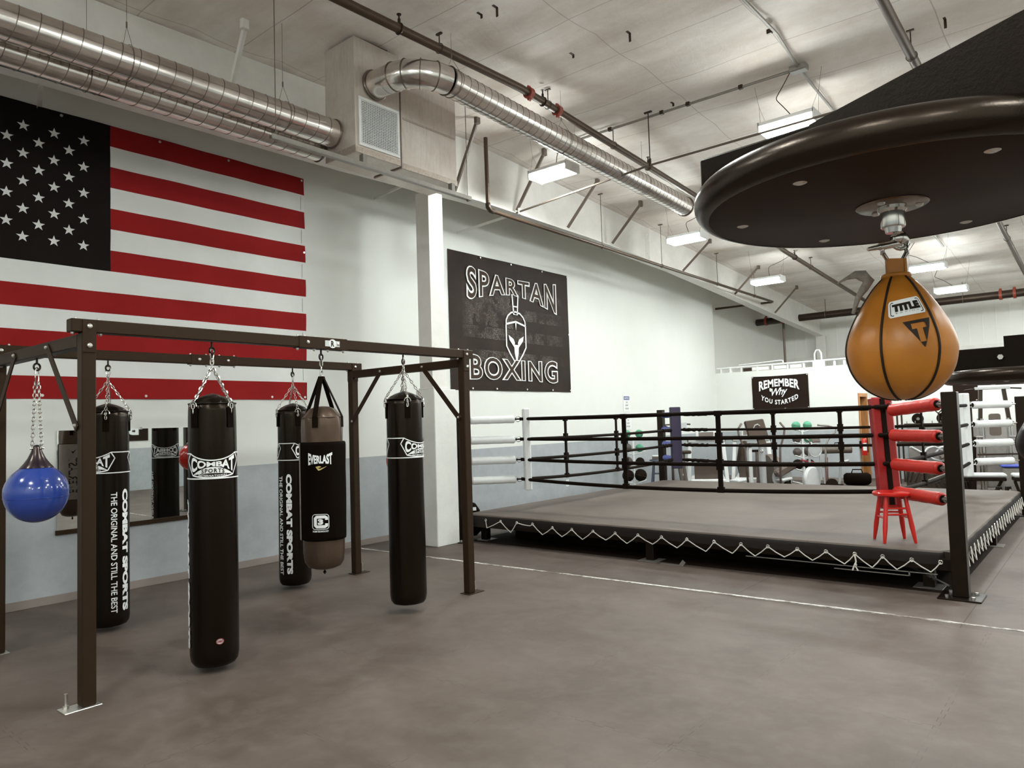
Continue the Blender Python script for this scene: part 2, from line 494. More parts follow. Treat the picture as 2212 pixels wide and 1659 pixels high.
def mat_canvas():
    m, T, b = new_mat('ring_canvas')
    x, y, z = T.sep(T.pos())
    n = T.noise(0.9, 5, 0.6, dist=0.5); n2 = T.noise(420, 2, 0.5)
    c = T.mix(T.ramp(n, 0.3, 0.7), lin('51463f'), lin('675d56'))
    sx = ((x-5.2-(y-8.0)*0.02).abs() < 0.004); sy = ((y-7.16).abs() < 0.004).max((y-7.22).abs() < 0.003).max((y-11.3).abs() < 0.005)
    side = (z < 0.328)
    c = T.mix(sx.max(sy)*0.55, c, lin('463b34'))
    c = T.mix(side, c, lin('19110c'))
    T.put(b.inputs['Base Color'], c)
    b.inputs['Roughness'].default_value = 0.6; b.inputs['Specular IOR Level'].default_value = 0.35
    bp = T.new('ShaderNodeBump'); bp.inputs['Strength'].default_value = 0.2; bp.inputs['Distance'].default_value = 0.003
    T.put(bp.inputs['Height'], n2); T.put(b.inputs['Normal'], bp.outputs[0])
    return m
CANVAS = mat_canvas()

def mat_foil():
    m, T, b = new_mat('foil_faced_duct_board')
    x, y, z = T.sep(T.pos())
    n = T.noise(1.6, 5, 0.65); n2 = T.noise(8, 5, 0.7, T.comb(x*5, y*5, z*0.6))
    c = T.mix(T.ramp(n, 0.3, 0.7), lin('b9ada2'), lin('d8d2ca'))
    c = T.mix(T.ramp(n2, 0.5, 0.8)*0.4, c, lin('8c7f73'))
    T.put(b.inputs['Base Color'], c)
    b.inputs['Metallic'].default_value = 0.45; b.inputs['Roughness'].default_value = 0.42
    bp = T.new('ShaderNodeBump'); bp.inputs['Strength'].default_value = 0.2; bp.inputs['Distance'].default_value = 0.006
    T.put(bp.inputs['Height'], n2); T.put(b.inputs['Normal'], bp.outputs[0])
    return m
FOIL = mat_foil()
FOILTAPE = M('foil_tape', 'b0a59a', 0.35, 0.6, 0.15, 40, bump=0.5, bscale=60)

def mat_lamp():
    m = bpy.data.materials.new('lit_lens'); m.use_nodes = True
    nt = m.node_tree; nt.nodes.clear()
    e = nt.nodes.new('ShaderNodeEmission'); o = nt.nodes.new('ShaderNodeOutputMaterial')
    e.inputs[0].default_value = LAMP_COLOR; e.inputs[1].default_value = LAMP_STRENGTH
    nt.links.new(e.outputs[0], o.inputs[0]); return m
LAMP = mat_lamp()

def mat_leather(name, c0, c1):
    m, T, b = new_mat(name)
    n = T.noise(9, 4, 0.6, T.opos())
    T.put(b.inputs['Base Color'], T.mix(T.ramp(n, 0.3, 0.7), lin(c0), lin(c1)))
    b.inputs['Roughness'].default_value = 0.36; b.inputs['Specular IOR Level'].default_value = 0.5
    bp = T.new('ShaderNodeBump'); bp.inputs['Strength'].default_value = 0.12; bp.inputs['Distance'].default_value = 0.0015
    T.put(bp.inputs['Height'], T.noise(260, 3, 0.6, T.opos())); T.put(b.inputs['Normal'], bp.outputs[0])
    return m
TAN = mat_leather('tan_orange_leather', 'a8671f', 'c07c2a')
BLACKLEATHER = mat_leather('black_leather', '1a1310', '241b16')
BLUEBAG = M('blue_glossy_vinyl', '28459c', 0.16, 0.0, 0.1, 4, bump=0.15, bscale=5, spec=0.7, coat=0.4)
DARKCONE = M('dark_purple_black_rubber', '1d1423', 0.25, 0.0, 0.1, 8, spec=0.6)
REDBAG = M('red_glossy_vinyl', 'd8261c', 0.2, 0.0, 0.1, 4, spec=0.6, coat=0.3)
BLACKCONE = M('black_rubber_cone', '191310', 0.3, 0.0, 0.1, 8)
# ---------------------------------------------------------------- room shell
YF, YB, XR = -5.0, 22.3, 12.6
YP = 16.56            # front face of the low partition
def roof(y): return 5.33-0.02*(7.2-y) if y < 7.2 else 5.33-0.062*(y-7.2)

mb = MB(); mb.box(-0.34, XR, YF, YB, -0.08, 0.0)
struct(mb.build('floor', FLOOR))

mb = MB()
nx, ny = 118, 250
xs = [lerp(-0.34, XR, i/nx) for i in range(nx+1)]; ys = [lerp(YF, YB, j/ny) for j in range(ny+1)]
def sag(x, y):
    a = abs(math.sin(PI*(y-5.1)/0.93)); b = abs(math.sin(PI*(x-2.28)/1.33))
    return 0.035*a**0.8+0.016*b**0.8+0.008*math.sin(5.1*x+1.7*y)*math.sin(3.3*y-1.1*x)
for x in xs:
    for y in ys: mb.v.append(V(x, y, roof(y)+0.035-sag(x, y)))
for i in range(nx):
    for j in range(ny):
        a = i*(ny+1)+j; mb.f.append((a, a+1, a+ny+2, a+ny+1)); mb.mi.append(0)
struct(mb.build('ceiling', CEIL, smooth=True))

def wall_y(name, x0, x1, ya, yb, mat, z0=0.0, top=None):
    """wall running along y between x0 and x1, its top following the roof"""
    pts = [ya]+([7.2] if ya < 7.2 < yb else [])+[yb]
    poly = [(ya, z0), (yb, z0)]+[(y, (roof(y)+0.06 if top is None else top)) for y in reversed(pts)]
    mb = MB(); mb.prism(poly, (x0, 0, 0), (0, 1, 0), (0, 0, 1), x1-x0)
    return struct(mb.build(name, mat))
wall_y('wall_left', -0.15, 0.0, YF, YP, WALL)
wall_y('wall_left_rear', -0.49, -0.34, YP+0.0, YB, WALLUP)
wall_y('wall_right', XR, XR+0.15, YF, YB, WALL)
mb = MB(); mb.box(-0.15, XR, YF-0.15, YF, 0, roof(YF)+0.05); struct(mb.build('wall_front', WALL))
# corrugated metal end wall
mb = MB(); mb.box(-0.34, XR, YB, YB+0.1, 0, roof(YB)+0.06)
for i in range(43):
    x = -0.3+i*0.3
    if x < XR: mb.box(x, x+0.02, YB-0.012, YB+0.01, 0, roof(YB)+0.03)
struct(mb.build('wall_back', WALLUP))
mb = MB(); mb.box(-0.34, -0.15, YP-0.14, YP, 0, roof(YP)+0.06); struct(mb.build('wall_left_return', WALLUP))
# low partition in front of it, with a doorway in the return
PT = 2.50
mb = MB(); mb.box(0.0, 3.14, YP, YP+0.14, 0, PT); struct(mb.build('wall_partition', WALL))
mb = MB()
mb.box(3.0, 3.14, YP+0.14, 16.72, 0, PT); mb.box(3.0, 3.14, 17.30, 17.5, 0, PT); mb.box(3.0, 3.14, 16.72, 17.30, 1.80, PT)
struct(mb.build('wall_partition_return', WALL))
mb = MB(); mb.box(3.0, XR, 17.5, 17.64, 0, PT); struct(mb.build('wall_partition_right', WALL))
# baseboards
mb = MB(); mb.box(0.0, 0.012, YF, 12.0, 0, 0.076, 0.003); struct(mb.build('baseboard_left', BASEBOARD))
mb = MB(); mb.box(0.013, 2.98, YP-0.012, YP, 0, 0.076, 0.003); struct(mb.build('baseboard_partition', BASEBOARD))
# doorway trim and the half open door
d = bpy.data.objects.new('door_1', None); COL.objects.link(d); d.location = (3.07, 17.01, 0); struct(d)
off = (3.07, 17.01, 0)
mb = MB(); mb.box(2.985, 3.16, 16.66, 16.745, 0, 1.80, 0.004); mb.box(2.985, 3.16, 17.275, 17.36, 0, 1.80, 0.004); mb.box(2.985, 3.16, 16.66, 17.36, 1.80, 1.88, 0.004)
mb.build('door_frame', OAK, d, off)
mb = MB(); mb.obox((2.70, 16.82, 0.90), (0.94, 0.34, 0), (-0.34, 0.94, 0), (0.58, 0.035, 1.76), 0.004)
lf = mb.build('door_leaf', M('dark_brown_door', '3b2b20', 0.5, 0, 0.15, 4), d, off)
mb = MB(); mb.tube([(2.50, 16.73, 0.92), (2.50, 16.68, 0.92), (2.58, 16.66, 0.92)], 0.009, 8); mb.build('door_handle', CHROME, lf, off)

# girts and column on the end wall
mb = MB(); mb.box(-0.34, 12.6, YB-0.09, YB-0.012, 3.02, 3.12, 0.004); struct(mb.build('trim_1', OFFWHITE))
mb = MB(); mb.box(0.72, 0.98, YB-0.32, YB-0.30, 0, 3.72); mb.box(0.72, 0.98, YB-0.112, YB-0.092, 0, 3.72); mb.box(0.845, 0.86, YB-0.30, YB-0.112, 0, 3.72)
tag(mb.build('steel_column', OFFWHITE), 'off white steel column standing against the far end wall behind the partition', 'column')

# ---------------------------------------------------------------- near column on its pier
t = thing('steel_column', 'white steel column on a square pier between the flag and the boxing banner', 'column', (0.8, 6.43, 0))
off = (0.8, 6.43, 0)
mb = MB(); mb.box(0.63, 0.965, 6.235, 6.62, 0, 1.93, 0.008); mb.build('pier', M('painted_pier', 'e0e1dc', 0.7, 0, 0.06, 3, bump=0.1, bscale=40), t, off)
mb = MB(); mb.box(0.70, 0.93, 6.25, 6.265, 1.93, 4.42); mb.box(0.70, 0.93, 6.48, 6.495, 1.93, 4.42); mb.box(0.808, 0.822, 6.265, 6.48, 1.93, 4.42)
mb.box(0.915, 0.93, 6.265, 6.48, 1.93, 4.42)
mb.build('shaft', OFFWHITE, t, off)
mb = MB(); mb.box(0.68, 0.95, 6.24, 6.51, 1.93, 1.95, 0.004); mb.build('base_plate', OFFWHITE, t, off)

# ---------------------------------------------------------------- roof beam and its kicker braces
ZB = [(YF, 4.34), (5, 4.42), (7.2, 4.49), (10, 4.455), (12.75, 4.355), (16, 4.13), (18.2, 3.96), (YB-0.34, 3.72)]
def zb(y):
    for (a, za), (b, zb_) in zip(ZB, ZB[1:]):
        if a <= y <= b: return lerp(za, zb_, (y-a)/(b-a))
    return ZB[-1][1]
t = thing('roof_beam', 'long white steel roof beam running along the left wall above the banner', 'beam', (0.85, 8.0, 4.4))
off = (0.85, 8.0, 4.4)
mb = MB()
poly = [(y, z) for y, z in ZB]+[(y, roof(y)-0.01) for y in (YB-0.34, 7.2, YF)]
mb.prism(poly, (0.845, 0, 0), (0, 1, 0), (0, 0, 1), 0.012); mb.build('web', OFFWHITE, t, off)
mb = MB()
for (a, za), (b, zb_) in zip(ZB, ZB[1:]): mb.bar((0.85, a, za), (0.85, b, zb_), 0.21, 0.018, (0, 0, 1))
mb.build('bottom_flange', OFFWHITE, t, off)
mb = MB(); mb.box(0.75, 0.95, 11.84, 11.87, zb(11.85)-0.02, roof(11.85)-0.05, 0.003)
for z in (0.06, 0.14, 0.40, 0.48): mb.cyl((0.90, 11.82, zb(11.85)+z), (0.90, 11.89, zb(11.85)+z), 0.014, 6)
mb.build('splice_plate', OFFWHITE, t, off)
for yt, yb_ in ((3.47, 3.5), (6.62, 6.68), (8.0, 7.95), (9.34, 9.2), (10.65, 10.5), (13.32, 13.1), (15.8, 15.6), (18.27, 18.05)):
    mb = MB(); zt = roof(yt)-0.05
    mb.bar((0.97, yb_, zb(yb_)+0.03), (1.45, yt, zt), 0.045, 0.006, (0, 1, 0)); mb.bar((0.97, yb_+0.022, zb(yb_)+0.03), (1.45, yt+0.022, zt), 0.006, 0.04, (0, 1, 0))
    mb.obox((1.46, yt, zt+0.01), (1, 0, 0), (0, 1, 0), (0.05, 0.07, 0.10), 0.004)
    mb.build('brace', M('brace_steel', '62564c', 0.55, 0.0, 0.1, 10) if yt not in (3.47,) else OFFWHITE, t, off)
for yw, yb_, zw in ((2.25, 2.03, 4.5), (6.14, 5.95, 4.50), (7.70, 8.0, 4.32)):
    mb = MB(); mb.bar((0.02, yw, zw), (0.76, yb_, zb(yb_)-0.005), 0.04, 0.006, (0, 1, 0)); mb.bar((0.02, yw+0.02, zw), (0.76, yb_+0.02, zb(yb_)-0.005), 0.006, 0.035, (0, 1, 0))
    mb.build('brace', OFFWHITE, t, off)

# ---------------------------------------------------------------- ductwork
def helix(p, q, r, pitch, n=28, tr=0.004):
    p = Vector(p); q = Vector(q); d, s, u = frame(q-p); L = (q-p).length
    turns = L/pitch; N = int(turns*n)
    return [p+d*(L*i/N)+(s*math.cos(2*PI*turns*i/N)+u*math.sin(2*PI*turns*i/N))*r for i in range(N+1)]
def straight_duct(label, p, q, r, pitch, cables=(), name='spiral_duct'):
    p = Vector(p); q = Vector(q); c = (p+q)/2
    t = thing(name, label, 'duct', c)
    mb = MB(); mb.tube([p, q], r, 40, cap=False); mb.tube([q, p], r-0.004, 40, cap=False); mb.build('duct_tube', DUCT, t, c, smooth=True)
    mb = MB(); mb.tube(helix(p, q, r, pitch), 0.0035, 5, cap=False); mb.build('spiral_seam', DUCTSEAM, t, c, smooth=True)
    for y in (p.y+0.02, lerp(p.y, q.y, 0.47), q.y-0.02):
        f = (y-p.y)/(q.y-p.y); mb = MB(); mb.torus(p.lerp(q, f), r+0.004, 0.007, q-p, 40, 6); mb.build('joint_collar', DUCTSEAM, t, c, smooth=True)
    for y in cables:
        f = (y-p.y)/(q.y-p.y); a = p.lerp(q, f); mb = MB(); top = roof(y)-0.02
        mb.torus(a, r+0.006, 0.0025, (0, 1, 0), 32, 5); k = a+V(0, 0, r+0.16)
        for s in (-1, 1): mb.tube([a+V(s*r*0.75, 0, r*0.72), k], 0.002, 5)
        mb.tube([k, (k.x, k.y, top)], 0.002, 5); mb.cyl(k-V(0, 0, 0.01), k+V(0, 0, 0.035), 0.007, 8)
        mb.build('hanging_cable', WIRE, t, c)
    return t
straight_duct('thick shiny spiral duct above the flag, upper of the pair', (1.676, -3.0, 4.357), (1.676, 4.29, 4.357), 0.134, 0.135, (-0.5, 2.35, 3.72))
straight_duct('thinner spiral duct above the flag, lower of the pair', (1.44, -3.0, 4.257), (1.44, 4.29, 4.257), 0.110, 0.135, (-1.0, 2.15,))

t = thing('duct_plenum', 'foil faced duct box hanging from the ceiling beside the white column', 'duct box', (1.77, 4.98, 4.1))
off = (1.77, 4.98, 4.1)
mb = MB(); mb.box(1.53, 2.0, 4.29, 4.855, 4.10, 5.235, 0.006); mb.build('inlet_section', FOIL, t, off)
mb = MB(); mb.box(1.53, 1.985, 4.885, 5.68, 4.09, 5.10, 0.006); mb.build('fan_section', FOIL, t, off)
mb = MB(); mb.box(1.55, 1.96, 4.84, 4.90, 4.12, 5.10); mb.build('gap_filler', RUBBER, t, off)  # black block filling the recessed gap between the two sections
mb = MB(); mb.box(1.70, 1.95, 4.45, 4.75, 5.10, 5.34); mb.build('roof_curb', DARKPLASTIC, t, off)
for bx_ in ((1.997, 2.004, 4.29, 4.85, 4.10, 4.16), (1.984, 1.990, 4.89, 5.68, 4.09, 4.15), (1.53, 2.0, 4.284, 4.291, 4.10, 4.17), (1.984, 1.988, 4.90, 5.66, 4.60, 4.625)):
    mb = MB(); mb.box(*bx_, 0.0015); mb.build('foil_tape', FOILTAPE, t, off)
g = MB(); Y0, Y1, Z0, Z1 = 4.325, 4.835, 4.175, 4.655
for a, b, c, d_ in ((Y0, Y1, Z0, Z0+0.03), (Y0, Y1, Z1-0.03, Z1), (Y0, Y0+0.03, Z0+0.03, Z1-0.03), (Y1-0.03, Y1, Z0+0.03, Z1-0.03)): g.box(2.0, 2.014, a, b, c, d_, 0.003)
gr = g.build('grille', WHITEPAINT, t, off)
g = MB(); g.box(2.0, 2.003, Y0+0.03, Y1-0.03, Z0+0.03, Z1-0.03); g.build('grille_backing', RUBBER, gr, off)
g = MB()
for i in range(26): z = lerp(Z0+0.035, Z1-0.04, i/25); g.box(2.002, 2.011, Y0+0.03, Y1-0.03, z, z+0.006)
for i in range(20): y = lerp(Y0+0.04, Y1-0.045, i/19); g.box(2.002, 2.009, y, y+0.005, Z0+0.03, Z1-0.03)
g.build('grille_bars', WHITEPAINT, gr, off)

# duct with the elbow
t = thing('elbow_duct', 'spiral duct with an elbow leaving the duct box and running to the far right', 'duct', (2.65, 7.2, 4.7))
off = (2.65, 7.2, 4.7); R_ = 0.133
def zd(y): return 4.785-0.036*(y-4.65)
pa = [V(2.0, 4.53, 4.82), V(2.22, 4.53, 4.81)]
mb = MB(); mb.tube([pa[0], pa[1]], R_, 36, cap=False); mb.build('stub', DUCT, t, off, smooth=True)
cen = V(2.30, 4.88, 0); el = []
for i in range(5):
    a = -PI/2+PI/2*i/4; el.append(V(cen.x+0.35*math.cos(a), cen.y+0.35*math.sin(a), lerp(4.81, zd(4.88), i/4)))
mb = MB(); mb.tube([pa[1]]+el, R_, 36, cap=False); mb.build('elbow', DUCT, t, off, smooth=35)
p, q = V(2.65, 4.88, zd(4.88)), V(2.65, 9.84, zd(9.84))
mb = MB(); mb.tube([p, q], R_, 40, cap=False); mb.tube([q, p], R_-0.004, 40, cap=False); mb.build('duct_tube', DUCT, t, off, smooth=True)
mb = MB(); mb.tube(helix(p, q, R_, 0.10), 0.0032, 5, cap=False); mb.build('spiral_seam', DUCTSEAM, t, off, smooth=True)
for c_, r_, w_, d_ in [(pa[0]+V(0.015, 0, 0), R_+0.006, 0.012, V(1, 0, 0))]+[(e, R_+0.003, 0.005, el[i+1]-(el[i-1] if i else pa[1])) for i, e in enumerate(el[:-1])]+[(p, R_+0.004, 0.007, V(0, 1, 0)), (q, R_+0.006, 0.009, V(0, 1, 0))]:
    mb = MB(); mb.torus(c_, r_, w_, d_, 36, 6); mb.build('joint_collar', DUCTSEAM, t, off, smooth=True)
for y in (4.95, 6.75, 8.6):
    a = V(2.65, y, zd(y)); mb = MB(); mb.torus(a, R_+0.005, 0.0022, (0, 1, 0), 30, 5); k = a+V(0, 0, R_+0.12)
    for s in (-1, 1): mb.tube([a+V(s*R_*0.75, 0, R_*0.72), k], 0.002, 5)
    mb.tube([k, (k.x, y, roof(y)-0.01)], 0.002, 5); mb.cyl(k, k+V(0, 0, 0.03), 0.006, 8); mb.build('hanging_cable', WIRE, t, off)

t = thing('support_strut', 'galvanised strut channel hung below the foil faced duct box', 'strut', (2.02, 4.6, 3.98))
off = (2.02, 4.6, 3.98)
mb = MB(); mb.box(2.0, 2.006, 3.37, 5.84, 3.96, 4.0); mb.box(2.04, 2.046, 3.37, 5.84, 3.96, 4.0); mb.box(2.0, 2.046, 3.37, 5.84, 3.956, 3.962); mb.build('channel', GREYSTEEL, t, off)
for y in (3.42, 5.80):
    mb = MB(); mb.tube([(2.023, y, 3.95), (2.023, y, roof(y)-0.02)], 0.004, 6); mb.cyl((2.023, y, 3.94), (2.023, y, 3.955), 0.012, 6); mb.build('hanger_rod', WIRE, t, off)
for y in (4.35, 5.55):
    mb = MB(); mb.box(1.97, 2.03, y, y+0.05, 3.998, 4.092, 0.003); mb.build('bracket', GREYSTEEL, t, off)

# ---------------------------------------------------------------- pipes
def hanger(x, y, z, r):
    mb = MB(); top = roof(y)-0.03
    mb.torus((x, y, z), r+0.006, 0.004, (0, 1, 0), 20, 5); mb.tube([(x, y, z+r), (x, y, top)], 0.006, 6); mb.box(x-0.035, x+0.035, y-0.012, y+0.012, top-0.004, top+0.012)
    return mb
def sprinkler_line(label, x, pts, r, hangers, heads, couplings=(), drop=None):
    pts = [V(x, y, z) for y, z in pts]; c = V(x, pts[0].y, pts[0].z)
    t = thing('sprinkler_pipe', label, 'pipe', c)
    def zz(y):
        for a, b in zip(pts, pts[1:]):
            if a.y <= y <= b.y: return lerp(a.z, b.z, (y-a.y)/(b.y-a.y))
        return pts[-1].z
    mb = MB(); mb.tube(pts+(drop or []), r, 14); mb.build('pipe_run', PIPE, t, c, smooth=40)
    for y in hangers: hanger(x, y, zz(y), r).build('pipe_hanger', DARKPIPE, t, c)
    for y in heads:
        mb = MB(); z = zz(y); mb.cyl((x, y, z), (x, y, z+r+0.05), 0.014, 8); mb.cyl((x, y, z+r+0.05), (x, y, z+r+0.09), 0.008, 8); mb.cyl((x, y, z+r+0.09), (x, y, z+r+0.096), 0.022, 12)
        mb.torus((x, y, z), r+0.006, 0.008, (0, 1, 0), 16, 6); mb.build('sprinkler_head', DARKPIPE, t, c)
    for y in couplings:
        mb = MB(); z = zz(y); mb.cyl((x, y-0.03, z), (x, y+0.03, z), r+0.022, 14); mb.cyl((x, y-0.02, z+r+0.03), (x, y+0.02, z+r+0.03), 0.014, 8); mb.cyl((x, y-0.02, z-r-0.03), (x, y+0.02, z-r-0.03), 0.014, 8); mb.build('coupling', REDIRON, t, c)
    return t
sprinkler_line('brown sprinkler pipe with two red couplings beside the elbow duct', 2.58, [(YF, 4.86), (6.1, 5.145), (20.2, 4.30)], 0.042, (1.9, 4.86, 6.6, 8.0, 10.65, 13.3, 15.8), (1.2, 4.35, 6.5, 8.9, 11.8, 14.8), (6.25, 6.78), [V(2.58, 20.2, 4.08)])
sprinkler_line('brown sprinkler pipe under the ceiling above the speed bag board', 6.03, [(YF, 4.86), (6.1, 5.105), (20.2, 4.28)], 0.045, (1.9, 4.86, 8.0, 10.65, 13.3, 15.8), (2.4, 6.0, 9.6, 12.4), (), [V(6.03, 20.2, 4.1)])
t = thing('sprinkler_main', 'thick dark main pipe crossing the far end under the ceiling', 'pipe', (4, 20.2, 4.08))
off = (4, 20.2, 4.08)
mb = MB(); mb.tube([(-0.40+0.08, 20.2, 4.08), (XR-0.05, 20.2, 4.10)], 0.095, 20); mb.build('pipe_run', DARKPIPE, t, off, smooth=40)
for x in (-0.05, 0.40, 2.58, 5.45, 5.72, 6.03):
    mb = MB(); mb.cyl((x-0.03, 20.2, 4.09), (x+0.03, 20.2, 4.09), 0.118, 18); mb.cyl((x-0.025, 20.2, 4.22), (x+0.025, 20.2, 4.22), 0.02, 8); mb.build('coupling', REDIRON, t, off)
for x in (1.55, 4.7, 8.0):
    mb = MB(); mb.torus((x, 20.2, 4.09), 0.1, 0.007, (1, 0, 0), 20, 5); mb.tube([(x, 20.2, 4.18), (x, 20.2, roof(20.2)-0.02)], 0.008, 6); mb.build('pipe_hanger', WIRE, t, off)
mb = MB(); mb.tube([(0.42, 20.2, 4.0), (0.42, 20.2, 0.05)], 0.032, 10); mb.build('drain_riser', WIRE, t, off)

t = thing('gas_pipe', 'dark thin pipe dropping from the ceiling and running along under the roof beam', 'pipe', (1.15, 7.17, 4.3))
off = (1.15, 7.17, 4.3)
def gz(y): return 4.31-0.0118*(y-7.17)
mb = MB(); mb.tube([(1.15, 7.12, 5.28), (1.15, 7.13, 4.37), (1.15, 7.15, 4.33), (1.15, 7.20, 4.31), (1.15, 17.42, gz(17.4)), (1.12, 17.458, gz(17.4)), (-0.32, 17.458, gz(17.4)+0.01)], 0.027, 10)
mb.build('pipe_run', PIPE, t, off, smooth=40)
mb = MB(); mb.tube([(1.15, 7.13, 4.40), (1.15, 7.135, 4.345), (1.15, 7.165, 4.315), (1.15, 7.24, 4.308)], 0.036, 10); mb.build('elbow_fitting', DARKPIPE, t, off, smooth=True)
for y in (9.9, 11.9, 14.3, 16.3):
    mb = MB(); mb.tube([(1.15, y, gz(y)), (1.15, y, roof(y)-0.02)], 0.006, 6); mb.torus((1.15, y, gz(y)), 0.033, 0.005, (0, 1, 0), 16, 5); mb.box(1.11, 1.19, y-0.015, y+0.015, roof(y)-0.03, roof(y)-0.015); mb.build('hanger_rod', WIRE, t, off)

t = thing('cross_pipe', 'thin grey pipe crossing from the roof beam towards the speed bag board', 'pipe', (3.15, 7.9, 4.6))
off = (3.15, 7.9, 4.6)
mb = MB(); mb.tube([(0.97, 7.95, 4.475), (1.9, 7.93, 4.53), (3.15, 7.9, 4.60), (12.0, 7.9, 4.66)], 0.014, 8); mb.build('pipe_run', WIRE, t, off, smooth=40)
mb = MB(); mb.tube([(3.15, 7.9, 4.62), (3.15, 7.9, roof(7.9)-0.02)], 0.007, 6); mb.cyl((3.15, 7.9, 4.58), (3.15, 7.9, 4.68), 0.016, 8); mb.box(3.10, 3.20, 7.885, 7.915, roof(7.9)-0.03, roof(7.9)-0.015); mb.build('hanger_rod', DARKPIPE, t, off)
mb = MB(); mb.cyl((1.02, 7.95, 4.44), (1.02, 7.95, 4.53), 0.02, 8); mb.build('clamp', OFFWHITE, t, off)

def conduit(label, pts, r=0.016, clips=()):
    c = Vector(pts[0]); t = thing('conduit', label, 'conduit', c)
    mb = MB(); mb.tube(pts, r, 8); mb.build('conduit_tube', GREYSTEEL, t, c, smooth=40)
    for q in clips:
        mb = MB(); q = Vector(q); mb.box(q.x-0.025, q.x+0.025, q.y-0.02, q.y+0.02, q.z-0.022, q.z+0.025, 0.003); mb.build('clip', DARKPIPE, t, c)
    return t
def cz(y): return roof(y)-0.045
conduit('grey conduit on the ceiling running away past the junction box', [(5.0, YF, cz(YF)), (5.0, 7.2, cz(7.2)), (4.95, 7.98, cz(7.98)), (4.92, 16.5, cz(16.5))], 0.016, [(5.0, 5.9, cz(5.9)), (4.96, 7.1, cz(7.1)), (4.94, 9.6, cz(9.6))])
conduit('dark conduit on the ceiling crossing from the junction box to the roof beam', [(4.95, 7.99, cz(8)), (1.7, 7.95, cz(8))], 0.016, [(3.65, 7.97, cz(8)), (3.3, 7.97, cz(8)), (2.56, 7.96, cz(8)), (4.3, 7.98, cz(8))])
conduit('grey conduit on the far ceiling beyond the speed bag', [(1.7, 13.35, cz(13.3)), (4.9, 13.35, cz(13.3))], 0.014, [(2.6, 13.35, cz(13.3))])
t = thing('junction_box', 'grey junction box where the ceiling conduits cross', 'junction box', (4.95, 7.98, 5.22))
mb = MB(); mb.box(-0.09, 0.09, -0.055, 0.055, -0.02, 0.045, 0.006); mb.build('box', GREYSTEEL, t)
mb = MB(); mb.box(-0.082, 0.082, -0.048, 0.048, -0.026, -0.02, 0.002); mb.build('cover', SILVER, t)

# black bracket clips poking through the ceiling fabric
CLIPS = [(3.10, 4.87, 'beside the bent bracket at the top of the photo'), (3.28, 4.88, 'second from the sprinkler pipe at the top edge'), (3.27, 6.10, 'under the ceiling wrinkles in front of the red couplings'),
         (3.92, 6.14, 'alone on the ceiling between the two straps'), (3.5, 7.86, 'on the ceiling conduit nearest the cross pipe'), (6.33, 7.99, 'right of the pipe above the speed bag board')]
for i, (x, y, s) in enumerate(CLIPS):
    t = thing('ceiling_clip', 'small dark steel clip '+s, 'clip', (x, y, roof(y)-0.06), group='dark clips poking through the ceiling fabric')
    mb = MB(); mb.box(-0.012, 0.012, -0.03, 0.03, 0.03, 0.036); mb.box(-0.012, 0.012, 0.024, 0.03, -0.05 if i % 2 else 0.0, 0.036); mb.build('bracket', DARKPIPE, t)

# ---------------------------------------------------------------- lamps
def lamp(x, y, z, label, cord=None, yaw=0.0):
    t = thing('ceiling_lamp', label, 'lamp', (x, y, z), yaw, 'flat white strip lamps hung from the ceiling')
    mb = MB(); mb.box(-0.31, 0.31, -0.15, 0.15, 0.012, 0.06, 0.008); mb.build('housing', WHITEPAINT, t)
    mb = MB(); mb.box(-0.288, 0.288, -0.135, 0.135, -0.055, 0.0115, 0.014); mb.build('lens', LAMP, t)
    for s in (-1, 1):
        mb = MB(); mb.box(s*0.30-0.012, s*0.30+0.012, -0.15, 0.15, -0.055, 0.065, 0.003); mb.build('end_cap', WHITEPAINT, t)
    top = roof(y)-z-0.02
    for s in (-1, 1):
        mb = MB(); k = (s*0.33, 0, min(0.3, top*0.6))
        mb.tube([(s*0.28, -0.12, 0.06), k], 0.0016, 4); mb.tube([(s*0.28, 0.12, 0.06), k], 0.0016, 4); mb.tube([k, (s*0.37, 0, top)], 0.0016, 4); mb.build('hanging_cable', WIRE, t)
    if cord:
        mb = MB(); n = 14; pts = []
        for i in range(n+1):
            f = i/n; pts.append((lerp(0.05, cord[0], f)+cord[2]*math.sin(PI*f), lerp(0, cord[1], f), lerp(0.06, top, f)+0.05*math.sin(2*PI*f)))
        mb.tube(pts, 0.005, 6); mb.build('power_cord', DARKPLASTIC, t)
    return t
lamp(1.93, 7.55, 4.72, 'lit strip lamp close to the roof beam under the elbow duct', (0.05, 0.3, -0.05))
lamp(2.10, 11.0, 4.43, 'lit strip lamp partly hidden by the left edge of the speed bag board', (0.3, 0.5, -0.25))
lamp(2.10, 14.56, 4.19, 'lit strip lamp left of the far sprinkler pipe', (0.45, 0.6, -0.25))
lamp(4.77, 8.14, 4.71, 'lit strip lamp touching the top edge of the speed bag board', (0.1, -0.15, -0.18))
lamp(4.77, 11.7, 4.45, 'lit strip lamp hidden behind the speed bag board', None)
lamp(4.76, 15.7, 4.20, 'lit strip lamp right of the speed bag neck, upper of the two', (-0.25, 0.3, -0.25))
lamp(4.78, 18.05, 4.05, 'lit strip lamp right of the speed bag, lower of the two', (-0.25, 0.3, -0.2))
for x, y in ((7.6, 8.1), (7.6, 11.9), (7.6, 15.7), (7.6, 4.3), (10.4, 8.1), (10.4, 4.3), (10.4, 12), (10.4, 0.3), (7.6, -3.4), (10.4, -3.4), (4.8, 3.3), (4.8, -0.8), (1.9, -1.5), (7.6, 19.4), (10.4, 15.8), (10.4, 19.4)):  # unseen lamps continuing the grid, several added as fill for dark areas
    lamp(x, y, roof(y)-0.6, 'unseen lit strip lamp added to fill the light from outside the view')
